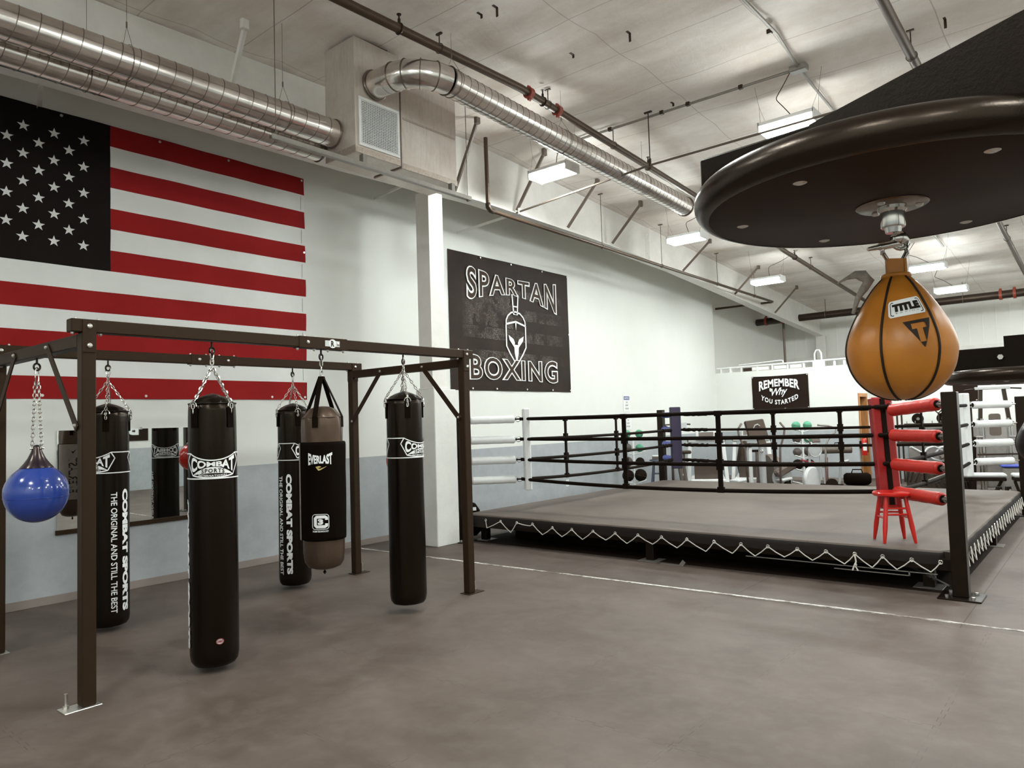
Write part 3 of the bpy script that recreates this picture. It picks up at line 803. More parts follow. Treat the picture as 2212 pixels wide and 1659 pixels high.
# ---------------------------------------------------------------- flag on the left wall
def cloth_d(y, z): return 0.012+0.006*math.sin(3.1*y+0.7*math.sin(2.3*z))*math.sin(1.3*z+0.5)+0.004*math.sin(9*y+1.9*z)+0.003*math.sin(17*z+2.1*y)
FY0, FY1, FZ0, FZ1 = 1.15, 5.07, 1.835, 4.505
FC, SH = 2.875, (FZ1-FZ0)/13
t = thing('flag', 'large red, white and dark navy star spangled flag hung flat on the left wall', 'flag', (0.012, 3.1, FZ0))
off = (0.012, 3.1, FZ0)
mb = MB(); ny = 98; zs = []
for k in range(13):
    for j in range(4): zs.append(FZ0+SH*(k+j/4))
zs.append(FZ1); yy = [lerp(FY0, FC, i/44) for i in range(44)]+[lerp(FC, FY1, i/56) for i in range(57)]
for z in zs:
    for y in yy: mb.v.append(V(cloth_d(y, z), y, z))
W_ = len(yy)
for r in range(len(zs)-1):
    for c in range(W_-1):
        s = r//4; canton = (yy[c] < FC-1e-4 and s >= 6)
        mb.f.append((r*W_+c, r*W_+c+1, (r+1)*W_+c+1, (r+1)*W_+c)); mb.mi.append(2 if canton else (0 if s % 2 == 0 else 1))
mb.build('flag_cloth', [FLAGRED, FLAGWHITE, FLAGNAVY], t, off, smooth=True)
mb = MB()
for row in range(9):
    for col in range(11):
        if (row+col) % 2: continue
        yc, zc = 2.64-0.1245*col, 4.287-0.1257*row
        if yc < FY0+0.05: continue
        pts = [(yc+(0.053 if k % 2 == 0 else 0.021)*math.sin(PI*k/5), zc+(0.053 if k % 2 == 0 else 0.021)*math.cos(PI*k/5)) for k in range(10)]
        vs = [V(cloth_d(yc, zc)+0.003, yc, zc)]+[V(cloth_d(a, b)+0.0015, a, b) for a, b in pts]
        mb.add(vs, [(0, 1+(k+1) % 10, 1+k) for k in range(10)])
mb.build('star_print', STARWHITE, t, off)
mb = MB()
for a, b in ((FY1-0.055, 0.0),):
    for k in range(13):
        z0 = FZ0+SH*k; mb.flat(ribbon([(FY1-0.05, z0+0.02), (FY1-0.05, z0+SH-0.02)], 0.004), lambda x, y: V(cloth_d(x, y)+0.002, x, y))
mb.build('hem_stitching', GREYINK, t, off)
for y, z in ((1.6, FZ1-0.03), (2.45, FZ1-0.03), (3.35, FZ1-0.03), (4.1, FZ1-0.03), (FY1-0.03, FZ1-0.03), (4.05, FZ0+0.03), (4.6, FZ0+0.03), (FY1-0.03, FZ0+0.03), (2.3, FZ0+0.03), (3.2, FZ0+0.03), (FY1-0.02, 2.6), (FY1-0.02, 3.6)):
    mb = MB(); mb.cyl((cloth_d(y, z)-0.004, y, z), (cloth_d(y, z)+0.006, y, z), 0.013, 12); mb.build('grommet_screw', ZINC, t, off)

# ---------------------------------------------------------------- black boxing banner
def bd(y, z):
    c = min(abs(y-7.5), abs(y-10.5)); return 0.012+0.006*math.sin(2.4*y+z)*math.sin(1.9*z)+0.004*math.sin(8*y-3*z)
BY0, BY1, BZ0, BZ1 = 7.50, 10.50, 1.985, 4.055
t = thing('wall_banner', 'big black banner reading SPARTAN BOXING with a helmet, on the left wall past the column', 'banner', (0.012, 9.0, BZ0))
off = (0.012, 9.0, BZ0)
mb = MB(); nx, nz = 60, 42
for j in range(nz+1):
    for i in range(nx+1):
        y, z = lerp(BY0, BY1, i/nx), lerp(BZ0, BZ1, j/nz)
        mb.v.append(V(bd(y, z), y, z+0.012*math.sin(PI*j/nz*0)*0))
for j in range(nz):
    for i in range(nx): a = j*(nx+1)+i; mb.f.append((a, a+1, a+nx+2, a+nx+1)); mb.mi.append(0)
mb.build('banner_cloth', SPARTANBANNER, t, off, smooth=True)
def onb(e): return lambda y, z: V(0.026+e, y, z)
# outlined lettering: white shapes with smaller dark shapes over them
def letters(s, fmap, bold, inner, names, wm, bm):
    a = text2d(s, bold, 4, 1.18); b = text2d(s, inner, 4, 1.18)
    mb = MB(); mb.flat(warp(a, fmap), onb(0.0)); mb.build(names[0], wm, t, off)
    mb = MB()
    # inner letters keep the pitch of the outer ones
    mb.flat(warp(b, lambda x, y: fmap(0.012+0.976*x, 0.035+0.93*y)), onb(0.003)); mb.build(names[1], bm, t, off)
def sp(x, y):
    u = 2*x-1; top = 3.865-0.06*(1-u*u)+0.02*u*u; bot = 3.33+0.20*(1-abs(u)**1.6)
    return lerp(7.865, 10.135, x), lerp(bot, top, y)-0.02*x
def bx(x, y):
    u = 2*x-1; top = 2.545-0.045*(1-u*u); bot = 2.14+0.02*(1-u*u)
    return lerp(7.885, 10.105, x), lerp(bot, top, y)-0.02*x
BIN = M('banner_letter_fill', '2a1d16', 0.7, 0, 0.1, 4)
letters('SPARTAN', sp, 0.055, 0.010, ('spartan_lettering', 'spartan_letter_fill'), WHITEINK, BIN)
letters('BOXING', bx, 0.055, 0.010, ('boxing_lettering', 'boxing_letter_fill'), WHITEINK, BIN)
mb = MB(); HL = []
def hp(*p):  # helmet drawn about its own centre line, metres
    return [(9.005+a, 3.02+b) for a, b in p]
mb.flat(ribbon(hp((-0.075, 0.52), (0.075, 0.52), (0.045, 0.20), (-0.045, 0.20)), 0.028, True), onb(0.001))
mb.flat(ribbon(hp((-0.055, 0.33), (0.055, 0.33)), 0.02), onb(0.001))
mb.flat(ribbon(hp((-0.245, 0.02), (-0.235, 0.10), (-0.19, 0.17), (-0.11, 0.225), (0, 0.245), (0.11, 0.225), (0.19, 0.17), (0.235, 0.10), (0.245, 0.02)), 0.026), onb(0.001))
mb.flat(ribbon(hp((-0.245, 0.03), (0.0, 0.085), (0.245, 0.03)), 0.03), onb(0.001))
mb.flat(fan(hp((-0.02, 0.08), (0.02, 0.08), (0.0, -0.06))), onb(0.001))
mb.flat(ribbon(hp((-0.245, 0.03), (-0.245, -0.32), (-0.16, -0.44), (0.0, -0.62), (0.16, -0.44), (0.245, -0.32), (0.245, 0.03)), 0.028), onb(0.001))
for s in (-1, 1):
    mb.flat(fan(hp(*[(s*a, b) for a, b in ((0.19, -0.14), (0.17, -0.22), (0.06, -0.33), (0.035, -0.26), (0.07, -0.20))])[::s]), onb(0.001))
mb.flat(fan(hp((-0.06, -0.29), (0.06, -0.29), (0.05, -0.42), (0.0, -0.60), (-0.05, -0.42))), onb(0.0015))
mb.build('helmet_print', WHITEINK, t, off)
for y, z in ((8.2, BZ1-0.03), (8.93, BZ1-0.03), (9.75, BZ1-0.03), (BY1-0.03, BZ1-0.03), (8.5, BZ0+0.03), (9.25, BZ0+0.03), (9.95, BZ0+0.03), (BY1-0.03, BZ0+0.03), (BY1-0.03, 3.0), (7.95, BZ0+0.03)):
    mb = MB(); mb.cyl((0.012, y, z), (0.030, y, z), 0.014, 12); mb.build('grommet_screw', ZINC, t, off)

# ---------------------------------------------------------------- long wall mirror
t = thing('wall_mirror', 'long low frameless mirror on the left wall behind the heavy bags', 'mirror', (0.012, 3.16, 0.60))
off = (0.012, 3.16, 0.60)
mb = MB(); mb.box(0.004, 0.012, 2.872, 3.90, 0.645, 1.545); mb.build('mirror_glass', MIRROR, t, off)
k_ = math.tan(math.radians(3.1)); mb = MB(); mb.prism([(0.003, 2.416), (0.003+0.45*k_, 2.866), (0.010+0.45*k_, 2.866), (0.010, 2.416)][::-1], (0, 0, 0.645), (1, 0, 0), (0, 1, 0), 0.90); mb.build('mirror_glass', MIRROR, t, off)
mb = MB(); mb.box(0.002, 0.022, 2.405, 3.91, 0.605, 0.647, 0.003); mb.build('ledge', STEEL, t, off)
for y in (2.6, 3.15, 3.7):
    mb = MB(); mb.box(0.002, 0.016, y-0.015, y+0.015, 1.535, 1.56, 0.002); mb.build('clip', CHROME, t, off)

# ---------------------------------------------------------------- notices and outlet
def notice(y, z, label, rows, second=False):
    t = thing('wall_notice', label, 'sign', (0.004, y, z))
    w_, h = 0.25, 0.33
    mb = MB(); mb.box(0.0, 0.004, -w_/2, w_/2, 0, h, 0.001); mb.build('sheet', WHITEPAINT, t)
    mb = MB(); mb.flat(fan([(-0.105, 0.235), (0.105, 0.235), (0.105, 0.305), (-0.105, 0.305)]), lambda a, b: V(0.0047, a, b)); mb.build('header_print', BLUEINK, t)
    mb = MB(); mb.flat(warp(text2d('NOTICE', 0.02, 2), lambda x, y: (-0.08+0.16*x, 0.25+0.04*y)), lambda a, b: V(0.0053, a, b)); mb.build('notice_lettering', WHITEINK, t)
    mb = MB()
    for i, r in enumerate(rows):
        w2 = 0.012*len(r); mb.flat(warp(text2d(r, 0.012, 2), lambda x, y: (-w2/2+w2*x, 0.175-0.062*i+0.028*y)), lambda a, b: V(0.0047, a, b))
    mb.build('small_lettering', GREYINK, t)
notice(12.38, 1.62, 'upper white notice sheet with blue header on the wall left of the blue corner', ('CLEAN', 'EQUIPMENT', 'AFTER USING'))
notice(12.41, 1.27, 'lower white notice sheet half hidden by the top rope left of the blue corner', ('CLEAN', 'EQUIPMENT', 'AFTER USING'))
t = thing('wall_outlet', 'small white outlet plate low on the grey wall behind the left side of the ring', 'outlet', (0.0, 10.31, 0.35))
mb = MB(); mb.box(0.0, 0.006, -0.04, 0.04, 0, 0.115, 0.002); mb.build('plate', WHITEPAINT, t)
for z in (0.035, 0.08):
    mb = MB(); mb.cyl((0.005, 0, z), (0.008, 0, z), 0.016, 12); mb.build('socket', LIGHTGREY, t)

# ---------------------------------------------------------------- tall bag rig
RX1, RX2, RA, RB, RH, TW = 1.337, 2.92, 1.616, 4.715, 2.154, 0.075
t = thing('heavy_bag_rig', 'dark brown steel frame on four posts carrying the heavy bags', 'bag rig', (2.13, 3.17, 0))
off = (2.13, 3.17, 0)
def bolt(p, d, r=0.013, l=0.012):
    p = Vector(p); d = Vector(d); mb = MB(); mb.tube([p, p+d*l*0.6, p+d*l], r, 10, taper=[r, r*0.9, r*0.4]); return mb
for x, sx in ((RX1, -1), (RX2, 1)):
    for y, sy in ((RA, -1), (RB, 1)):
        mb = MB(); mb.box(x-TW/2, x+TW/2, y-TW/2, y+TW/2, 0.006, RH-TW, 0.006); po = mb.build('post', STEEL, t, off)
        mb = MB(); mb.box(x-0.06, x+0.06, y-0.06 if sy > 0 else y-0.13, y+0.13 if sy > 0 else y+0.06, 0, 0.006, 0.002); mb.build('foot_plate', ZINC if sy < 0 else STEEL, po, off)
        mb = MB(); yb_ = y+sy*0.095; mb.cyl((x-0.03, yb_, 0.006), (x-0.03, yb_, 0.085), 0.009, 8); mb.cyl((x-0.03, yb_, 0.006), (x-0.03, yb_, 0.02), 0.016, 6); mb.build('anchor_bolt', ZINC, po, off)
        mb = MB(); mb.box(x+sx*TW/2, x+sx*(TW/2+0.006), y-TW/2+0.002, y+TW/2-0.002, RH-0.19, RH-0.004, 0.002) if sx > 0 else mb.box(x-TW/2-0.006, x-TW/2, y-TW/2+0.002, y+TW/2-0.002, RH-0.19, RH-0.004, 0.002)
        pl = mb.build('corner_plate', STEEL, t, off)
        for z in (RH-0.04, RH-0.15): bolt((x+sx*(TW/2+0.006), y, z), (sx, 0, 0), 0.015).build('bolt', ZINC, pl, off)
        # the face turned to the room of the wall-side posts
        if sx < 0:
            mb = MB(); mb.box(x+TW/2, x+TW/2+0.006, y-TW/2+0.002, y+TW/2-0.002, RH-0.19, RH-0.004, 0.002); pl = mb.build('corner_plate', STEEL, t, off)
            for z in (RH-0.04, RH-0.15): bolt((x+TW/2+0.006, y, z), (1, 0, 0), 0.015).build('bolt', ZINC, pl, off)
    ext = 0.055
    mb = MB(); mb.box(x-TW/2, x+TW/2, RA-TW/2-ext, RB+TW/2+ext, RH-TW, RH, 0.005); bm_ = mb.build('long_beam', STEEL, t, off)
    sl = MB(); yc = 3.20; sl.box(x-TW/2-0.005, x+TW/2+0.005, yc-0.21, yc+0.21, RH-TW-0.005, RH+0.005, 0.003); sleeve = sl.build('splice_sleeve', STEEL, t, off)
    for dy in (-0.13, 0.13): bolt((x+TW/2+0.005, yc+dy-0.01, RH-TW/2), (1, 0, 0), 0.014).build('bolt', ZINC, sleeve, off)
    for dy in (-0.20, -0.06, 0.06, 0.20):
        bolt((x, yc+dy, RH-TW-0.005), (0, 0, -1), 0.011, 0.016).build('bolt', ZINC, sleeve, off)
        bolt((x, yc+dy, RH+0.005), (0, 0, 1), 0.008, 0.012).build('bolt', ZINC, sleeve, off)
    for y in (RA, RB):
        for dy in (-0.06, 0.06):
            bolt((x, y+dy, RH), (0, 0, 1), 0.008, 0.014).build('bolt', ZINC, bm_, off)
            bolt((x, y+dy*1.2, RH-TW), (0, 0, -1), 0.011, 0.014).build('bolt', ZINC, bm_, off)
for y, sy in ((RA, -1), (RB, 1)):
    mb = MB(); mb.box(RX1+TW/2, RX2-TW/2, y-TW/2, y+TW/2, RH-2*TW-0.005, RH-TW-0.005, 0.005); cb = mb.build('cross_beam', STEEL, t, off)
    for xp, s in ((RX1, 1), (RX2, -1)):
        xa = xp+s*0.50; zt = RH-TW*1.5; zbm = RH-0.62
        ys = y+sy*(-1)*(TW/2+0.004)  # inner face
        for yf in ((y-TW/2-0.005,) if sy < 0 else (y-TW/2-0.005,)):
            mb = MB(); mb.bar((xa, yf, zt), (xp+s*0.02, yf, zbm), 0.05, 0.008, (0, 1, 0), 0.002); br = mb.build('brace', STEEL, t, off)
            bolt((xa-s*0.01, yf-0.005, zt-0.005), (0, -1, 0), 0.012).build('bolt', ZINC, br, off)
            bolt((xp+s*0.035, yf-0.005, zbm+0.02), (0, -1, 0), 0.012).build('bolt', ZINC, br, off)
# maker's plate
mb = MB(); xf = RX2+TW/2+0.006; mb.box(xf, xf+0.003, 3.205, 3.335, RH-TW/2-0.022, RH-TW/2+0.022, 0.001); pl = mb.build('name_plate', LIGHTGREY, t, off)
mb = MB(); mb.cyl((xf+0.002, 3.27, RH-TW/2), (xf+0.0045, 3.27, RH-TW/2), 0.033, 20); mb.build('badge', WHITEPAINT, pl, off)
mb = MB(); mb.flat(warp(text2d('R', 0.05, 3), lambda x, y: (3.255+0.03*x, RH-TW/2-0.022+0.044*y)), lambda a, b: V(xf+0.0052, a, b)); mb.build('badge_letter', BLACKINK, pl, off)
HOOKS = [(RX2, 2.36), (RX2, 4.0), (RX2, 3.20), (RX1, 2.34), (RX1, 4.0), (2.11, RA), (2.11, RB)]
for i, (x, y) in enumerate(HOOKS):
    z0 = RH-TW-0.005 if i < 5 else RH-2*TW-0.005
    mb = MB(); mb.cyl((x, y, z0+0.002), (x, y, z0-0.035), 0.007, 8); mb.torus((x, y, z0-0.056), 0.022, 0.0065, (1, 0.4, 0), 18, 6); mb.build('eye_bolt', BLACKSTEEL, t, off)

# ---------------------------------------------------------------- chains
def chain(mb, p, q, link=0.036, r=0.0034, wd=0.0115, turn=0.0):
    p = Vector(p); q = Vector(q); L = (q-p).length; d, s, u = frame(q-p); n = max(1, round(L/(link-2.2*r)))
    st = L/n; hl = st/2+1.1*r
    for i in range(n):
        c = p+d*(st*(i+0.5)); a = turn+(0 if i % 2 == 0 else PI/2); w_ = s*math.cos(a)+u*math.sin(a)
        pts = []
        for k in range(10):
            t_ = 2*PI*k/10; cx_, sx_ = math.cos(t_), math.sin(t_)
            pts.append(c+d*(math.copysign(abs(cx_)**0.7, cx_)*(hl-r))+w_*(math.copysign(abs(sx_)**0.7, sx_)*(wd-r)))
        mb.tube(pts, r, 5, closed=True)
def carabiner(mb, x, y, z0, z1, w_=0.02, r=0.004):
    h = (z1-z0)/2; c = V(x, y, (z0+z1)/2)
    mb.tube([c+V(w_*0.62*math.sin(2*PI*k/16)*(1+0.45*math.cos(2*PI*k/16)), -w_*0.5*math.sin(2*PI*k/16)*(1+0.45*math.cos(2*PI*k/16)), h*math.cos(2*PI*k/16)) for k in range(16)], r, 6, closed=True)

# ---------------------------------------------------------------- long black heavy bags
BR = 0.1465
def on_bag(r, e, z0=0.0):
    return lambda deg, v: V((r+e)*math.cos(math.radians(deg)), (r+e)*math.sin(math.radians(deg)), z0+v)
def sub(polys_pts, n):  # densify a polyline so it follows the curve of the bag
    out = []
    for a, b in zip(polys_pts, polys_pts[1:]):
        for i in range(n): out.append((lerp(a[0], b[0], i/n), lerp(a[1], b[1], i/n)))
    return out+[polys_pts[-1]]
S_ = 1/math.radians(1)/BR   # degrees per metre round the bag
def rib_bag(pts, w_, n=6):
    p = [(a/S_, b) for a, b in sub(pts, n)]
    return [([(x*S_, y) for x, y in vs], fs) for vs, fs in ribbon(p, w_)]
def emblem(parent, c0, zc, r):
    """framed maker's emblem wrapped round the bag; c0 in degrees, zc height of its middle"""
    f = lambda e: (lambda a, b: on_bag(r, e, zc)(c0+a, b))
    topc = lambda u: (58*u, 0.034+0.044*u*u)
    mb = MB()
    tl = arc(21, topc)
    mb.flat(rib_bag([(-92, 0.077)]+tl+[(92, 0.077)], 0.0075, 2), f(0.0032))
    mb.flat(rib_bag([(-92, -0.079), (92, -0.079)], 0.0075, 40), f(0.0032))
    for s in (-1, 1): mb.flat(rib_bag([(58*s, 0.077), (68*s, 0.033), (50*s, -0.058)], 0.0075, 6), f(0.0032))
    mb.flat(rib_bag(arc(21, lambda u: (50*u, -0.058-0.016*(1-u*u))), 0.0085, 1), f(0.0032))
    up = arc(25, lambda u: (49*u, -0.056+0.048*(1-u*u))); lo = arc(25, lambda u: (49*u, -0.056+0.010*(1-u*u)))
    mb.flat(band(up, lo), f(0.0034))
    mb.flat(warp(text2d('COMBAT', 0.04, 4, 1.0), lambda x, y: ((2*x-1)*55, lerp(-0.050+0.046*(1-(2*x-1)**2), 0.024+0.042*(2*x-1)**2, y))), f(0.0036))
    mb.flat(warp(text2d('INTERNATIONAL', 0.02, 2, 1.15), lambda x, y: ((2*x-1)*33, -0.0675+0.004*(2*x-1)**2+0.0125*y)), f(0.0036))
    mb.build('emblem_print', WHITEINK, parent)
    mb = MB(); mb.flat(warp(text2d('SPORTS', 0.03, 3, 1.25), lambda x, y: ((2*x-1)*26, -0.043+0.026*y-0.004*(2*x-1)**2)), f(0.0044)); mb.build('emblem_lettering', BLACKINK, parent)

def combat_bag(label, loc, rot):
    t = thing('heavy_bag', label, 'punching bag', (loc[0], loc[1], 0.0), rot, 'long black heavy bags')
    mb = MB()
    prof = [(0.001, 0.03), (0.09, 0.031), (0.125, 0.04), (0.14, 0.062), (BR, 0.10)]+[(BR, lerp(0.14, 1.58, i/22)) for i in range(23)]+[(BR-0.001, 1.63), (BR-0.004, 1.675), (BR-0.010, 1.678), (0.115, 1.70), (0.07, 1.722), (0.03, 1.735), (0.001, 1.742)]
    def fn(a, z, r):
        if r < 0.06: return r
        k = 0.0016*math.sin(3*a+2.0*z)+0.0014*math.sin(2*a-3.1*z+1)+0.001*math.sin(9*a+1.3*z)
        if z > 1.45: k -= 0.004*(z-1.45)/0.2*abs(math.sin(4*a+0.4))
        return r+k
    mb.lathe(prof, 56, fn=fn); mb.build('bag_body', LEATHER, t, smooth=True)
    mb = MB(); mb.torus((0, 0, 1.674), BR-0.005, 0.0055, (0, 0, 1), 48, 6); mb.build('rim_piping', LEATHER, t, smooth=True)
    top = V(0, 0, 1.905)
    for k in range(4):
        a = math.radians(45+90*k); d = V(math.cos(a), math.sin(a), 0); s = V(-d.y, d.x, 0)
        mb = MB(); mb.obox(d*(BR+0.003)+V(0, 0, 1.585), s, d, (0.048, 0.007, 0.13), 0.002); tb = mb.build('hanger_tab', WEBBING, t)
        mb = MB(); c = d*(BR+0.010)+V(0, 0, 1.655)
        mb.tube([c+s*(0.026*math.cos(x))+V(0, 0, 0.03*math.sin(x)) for x in [PI*i/8 for i in range(9)]], 0.0035, 6); mb.build('ring', CHROME, t)
        mb = MB(); chain(mb, d*(BR+0.008)+V(0, 0, 1.68), top+d*0.008, turn=0.4*k); chain(mb, d*(BR+0.012)+V(0, 0, 1.61), d*(BR+0.012)+V(0, 0, 1.672)); mb.build('chain', CHROME, t)
    mb = MB(); chain(mb, (0, 0, 1.89), (0, 0, 1.965), 0.042, 0.004, 0.014); carabiner(mb, 0, 0, 1.945, 2.03); mb.build('swivel_hook', CHROME, t)
    emblem(t, 0, 1.283, BR+0.002); emblem(t, 180, 1.283, BR+0.002)
    def vert(s, deg, w_, z0, z1, bold):
        mb = MB(); mb.flat(warp(text2d(s, bold, 3), lambda x, y: (deg+(y-0.5)*w_, lerp(z1, z0, x))), on_bag(BR, 0.0045)); return mb
    # lettering that reads from top to bottom
    vert('COMBAT SPORTS', 100, 21, 0.15, 1.075, 0.06).build('slogan_lettering', WHITEINK, t)
    vert('THE ORIGINAL AND STILL THE BEST', 66, 17, 0.145, 1.055, 0.015).build('slogan_lettering', WHITEINK, t)
    # small sewn patch
    mb = MB(); f = lambda a, b: on_bag(BR, 0.004, 0.20)(192+a, b)
    mb.flat([([(8.5*math.cos(2*PI*k/24)*(1.12 if k % 6 == 3 else 1), 0.017*math.sin(2*PI*k/24)) for k in range(24)], [tuple(range(24))])], f)
    pt = mb.build('maker_patch', LIGHTGREY, t)
    mb = MB(); f2 = lambda a, b: on_bag(BR, 0.005, 0.20)(192+a, b)
    mb.flat(rib_bag([(8.5*math.cos(2*PI*k/24), 0.017*math.sin(2*PI*k/24)) for k in range(25)], 0.004, 1), f2)
    mb.flat(warp(text2d('COMBAT', 0.05, 2), lambda x, y: ((2*x-1)*7.3, -0.007+0.014*y)), f2); mb.build('patch_print', REDINK, pt)
    return t
cam_ang = lambda x, y: math.atan2(CY-y, CX-x)
b0 = combat_bag('long black heavy bag with its full emblem turned to the camera, nearest the front post', (RX2, 2.36), cam_ang(RX2, 2.36)+PI)
dup(b0, loc=(RX1, 2.34, 0.0), rotz=cam_ang(RX1, 2.34)-math.radians(51), label='long black heavy bag half hidden by the front post, slogan on its right side')
dup(b0, loc=(RX1, 4.0, 0.0), rotz=cam_ang(RX1, 4.0)+math.radians(241), label='long black heavy bag behind the black-jacketed grey bag, slogan on its left side')
dup(b0, loc=(RX2, 4.0, 0.035), rotz=cam_ang(RX2, 4.0)+math.radians(55), label='long black heavy bag nearest the white column, emblem cut by its right edge')

# ---------------------------------------------------------------- grey bag in a black jacket
ER = 0.150
t = thing('heavy_bag', 'short grey-brown heavy bag in a black jacket hanging from black straps', 'punching bag', (RX2, 3.20, 0.0), cam_ang(RX2, 3.2))
mb = MB()
prof = [(0.001, 0.478), (0.07, 0.482), (0.115, 0.50), (0.138, 0.535), (0.147, 0.60)]+[(0.147, z) for z in (0.7, 0.9, 1.1, 1.3, 1.4)]+[(0.146, 1.48), (0.143, 1.56), (0.138, 1.575), (0.122, 1.595), (0.09, 1.635), (0.05, 1.652), (0.001, 1.656)]
def fn(a, z, r):
    if r < 0.06: return r
    k = 0.0015*math.sin(5*a+3*z)
    if z > 1.36: k += 0.0055*math.sin(7*a+9*z)*min(1, (z-1.36)/0.1)
    return r+k
mb.lathe(prof, 64, fn=fn); mb.build('bag_body', GREYVINYL, t, smooth=True)
mb = MB(); mb.torus((0, 0, 1.572), 0.140, 0.005, (0, 0, 1), 48, 6); mb.build('rim_piping', GREYVINYL, t, smooth=True)
mb = MB(); mb.cyl((0, 0, 0.44), (0, 0, 0.485), 0.006, 6); mb.lathe([(0.001, 0.44), (0.015, 0.452), (0.001, 0.47)], 8); mb.build('tie_ring', BLACKSTEEL, t)
mb = MB()
prof = [(0.150, 0.695), (0.160, 0.70)]+[(0.1615, lerp(0.72, 1.375, i/14)) for i in range(15)]+[(0.159, 1.392), (0.150, 1.397)]
mb.lathe(prof, 64, fn=lambda a, z, r: r+0.0022*math.sin(4*a+6*z)+0.0016*math.sin(9*a-13*z)); mb.build('jacket', NEOPRENE, t, smooth=True)
JR = 0.1615
for k in range(4):
    a = math.radians(-38+90*k+(18 if k in (0, 1) else 0)); d = V(math.cos(a), math.sin(a), 0); s = V(-d.y, d.x, 0)
    mb = MB(); p0, p1, p2 = d*(0.151)+V(0, 0, 1.50), d*(0.150)+V(0, 0, 1.578), d*0.012+V(0, 0, 1.875)
    mb.bar(p0, p1, 0.004, 0.04, s); mb.bar(p1, p2, 0.004, 0.036, s); mb.build('strap', WEBBING, t)
mb = MB(); carabiner(mb, 0, 0, 1.845, 1.925, 0.018); chain(mb, (0, 0, 1.905), (0, 0, 2.03), 0.045, 0.004, 0.014); mb.build('chain', CHROME, t)
jf = lambda e: (lambda a, b: on_bag(JR+0.003, e)(a, b))
mb = MB(); mb.flat(warp(text2d('EVERLAST', 0.045, 4), lambda x, y: (-7+(2*x-1)*30, lerp(1.233+0.012*(1-(2*x-1)**2), 1.302+0.022*(2*x-1)**2, y))), jf(0.003))
# little serifs
for i in range(8):
    pass
mb.build('name_lettering', WHITEINK, t)
mb = MB(); mb.flat(fan([(-18, 1.222), (-8, 1.207), (10, 1.226), (-6, 1.199), (-11, 1.195)]), jf(0.003)); mb.flat(fan([(-18, 1.222), (-9, 1.228), (-4, 1.222), (-10, 1.214)]), jf(0.003)); mb.build('chevron_print', GOLDINK, t)
def rr(w_, h, r, n=6):
    out = []
    for cx_, cy_, a0 in ((w_-r, h-r, 0), (-w_+r, h-r, 90), (-w_+r, -h+r, 180), (w_-r, -h+r, 270)):
        for i in range(n+1): a = math.radians(a0+90*i/n); out.append((cx_+r*math.cos(a), cy_+r*math.sin(a)))
    return out
K = 1/math.radians(1)/JR
def lab(e, x0, z0): return lambda x, y: on_bag(JR+0.003, e)(x0+x*K, z0+y)
mb = MB(); mb.flat(ribbon(rr(0.056, 0.052, 0.02), 0.004, True), lab(0.003, -8, 0.835))
C_ = [(0.046, 0.010), (0.046, 0.032), (0.036, 0.043), (-0.036, 0.043), (-0.046, 0.032), (-0.046, -0.032), (-0.036, -0.043), (0.036, -0.043), (0.046, -0.032), (0.046, -0.010)]
mb.flat(ribbon([(0.040, 0.012), (0.040, 0.028), (0.030, 0.034), (-0.028, 0.034), (-0.035, 0.027), (-0.035, -0.027), (-0.028, -0.034), (0.030, -0.034), (0.040, -0.028), (0.040, -0.012)], 0.021), lab(0.003, -8, 0.835))
mb.flat(warp(text2d('3', 0.07, 3), lambda x, y: (-0.018+0.036*x, -0.02+0.04*y)), lab(0.0036, -8, 0.835))
mb.flat(warp(text2d('FOAM TECHNOLOGY', 0.03, 2), lambda x, y: (-0.054+0.108*x, -0.073+0.013*y)), lab(0.003, -8, 0.835)); mb.build('logo_print', WHITEINK, t)
# back of the bag: grey panel with dark lettering, seen in the mirror
mb = MB(); mb.flat(band(sub([(165, 1.39), (290, 1.39)], 20), sub([(165, 0.70), (290, 0.70)], 20)), jf(0.0025)); mb.build('back_panel', M('pale_grey_vinyl', '8f8379', 0.5, 0, 0.1, 5), t)
mb = MB(); mb.flat(warp(text2d('EVERLAST', 0.02, 3), lambda x, y: (226-(y-0.5)*34, lerp(0.78, 1.22, x))), jf(0.004)); mb.flat(fan([(212, 1.33), (226, 1.27), (244, 1.33), (226, 1.295)]), jf(0.004)); mb.build('back_lettering', BLACKINK, t)

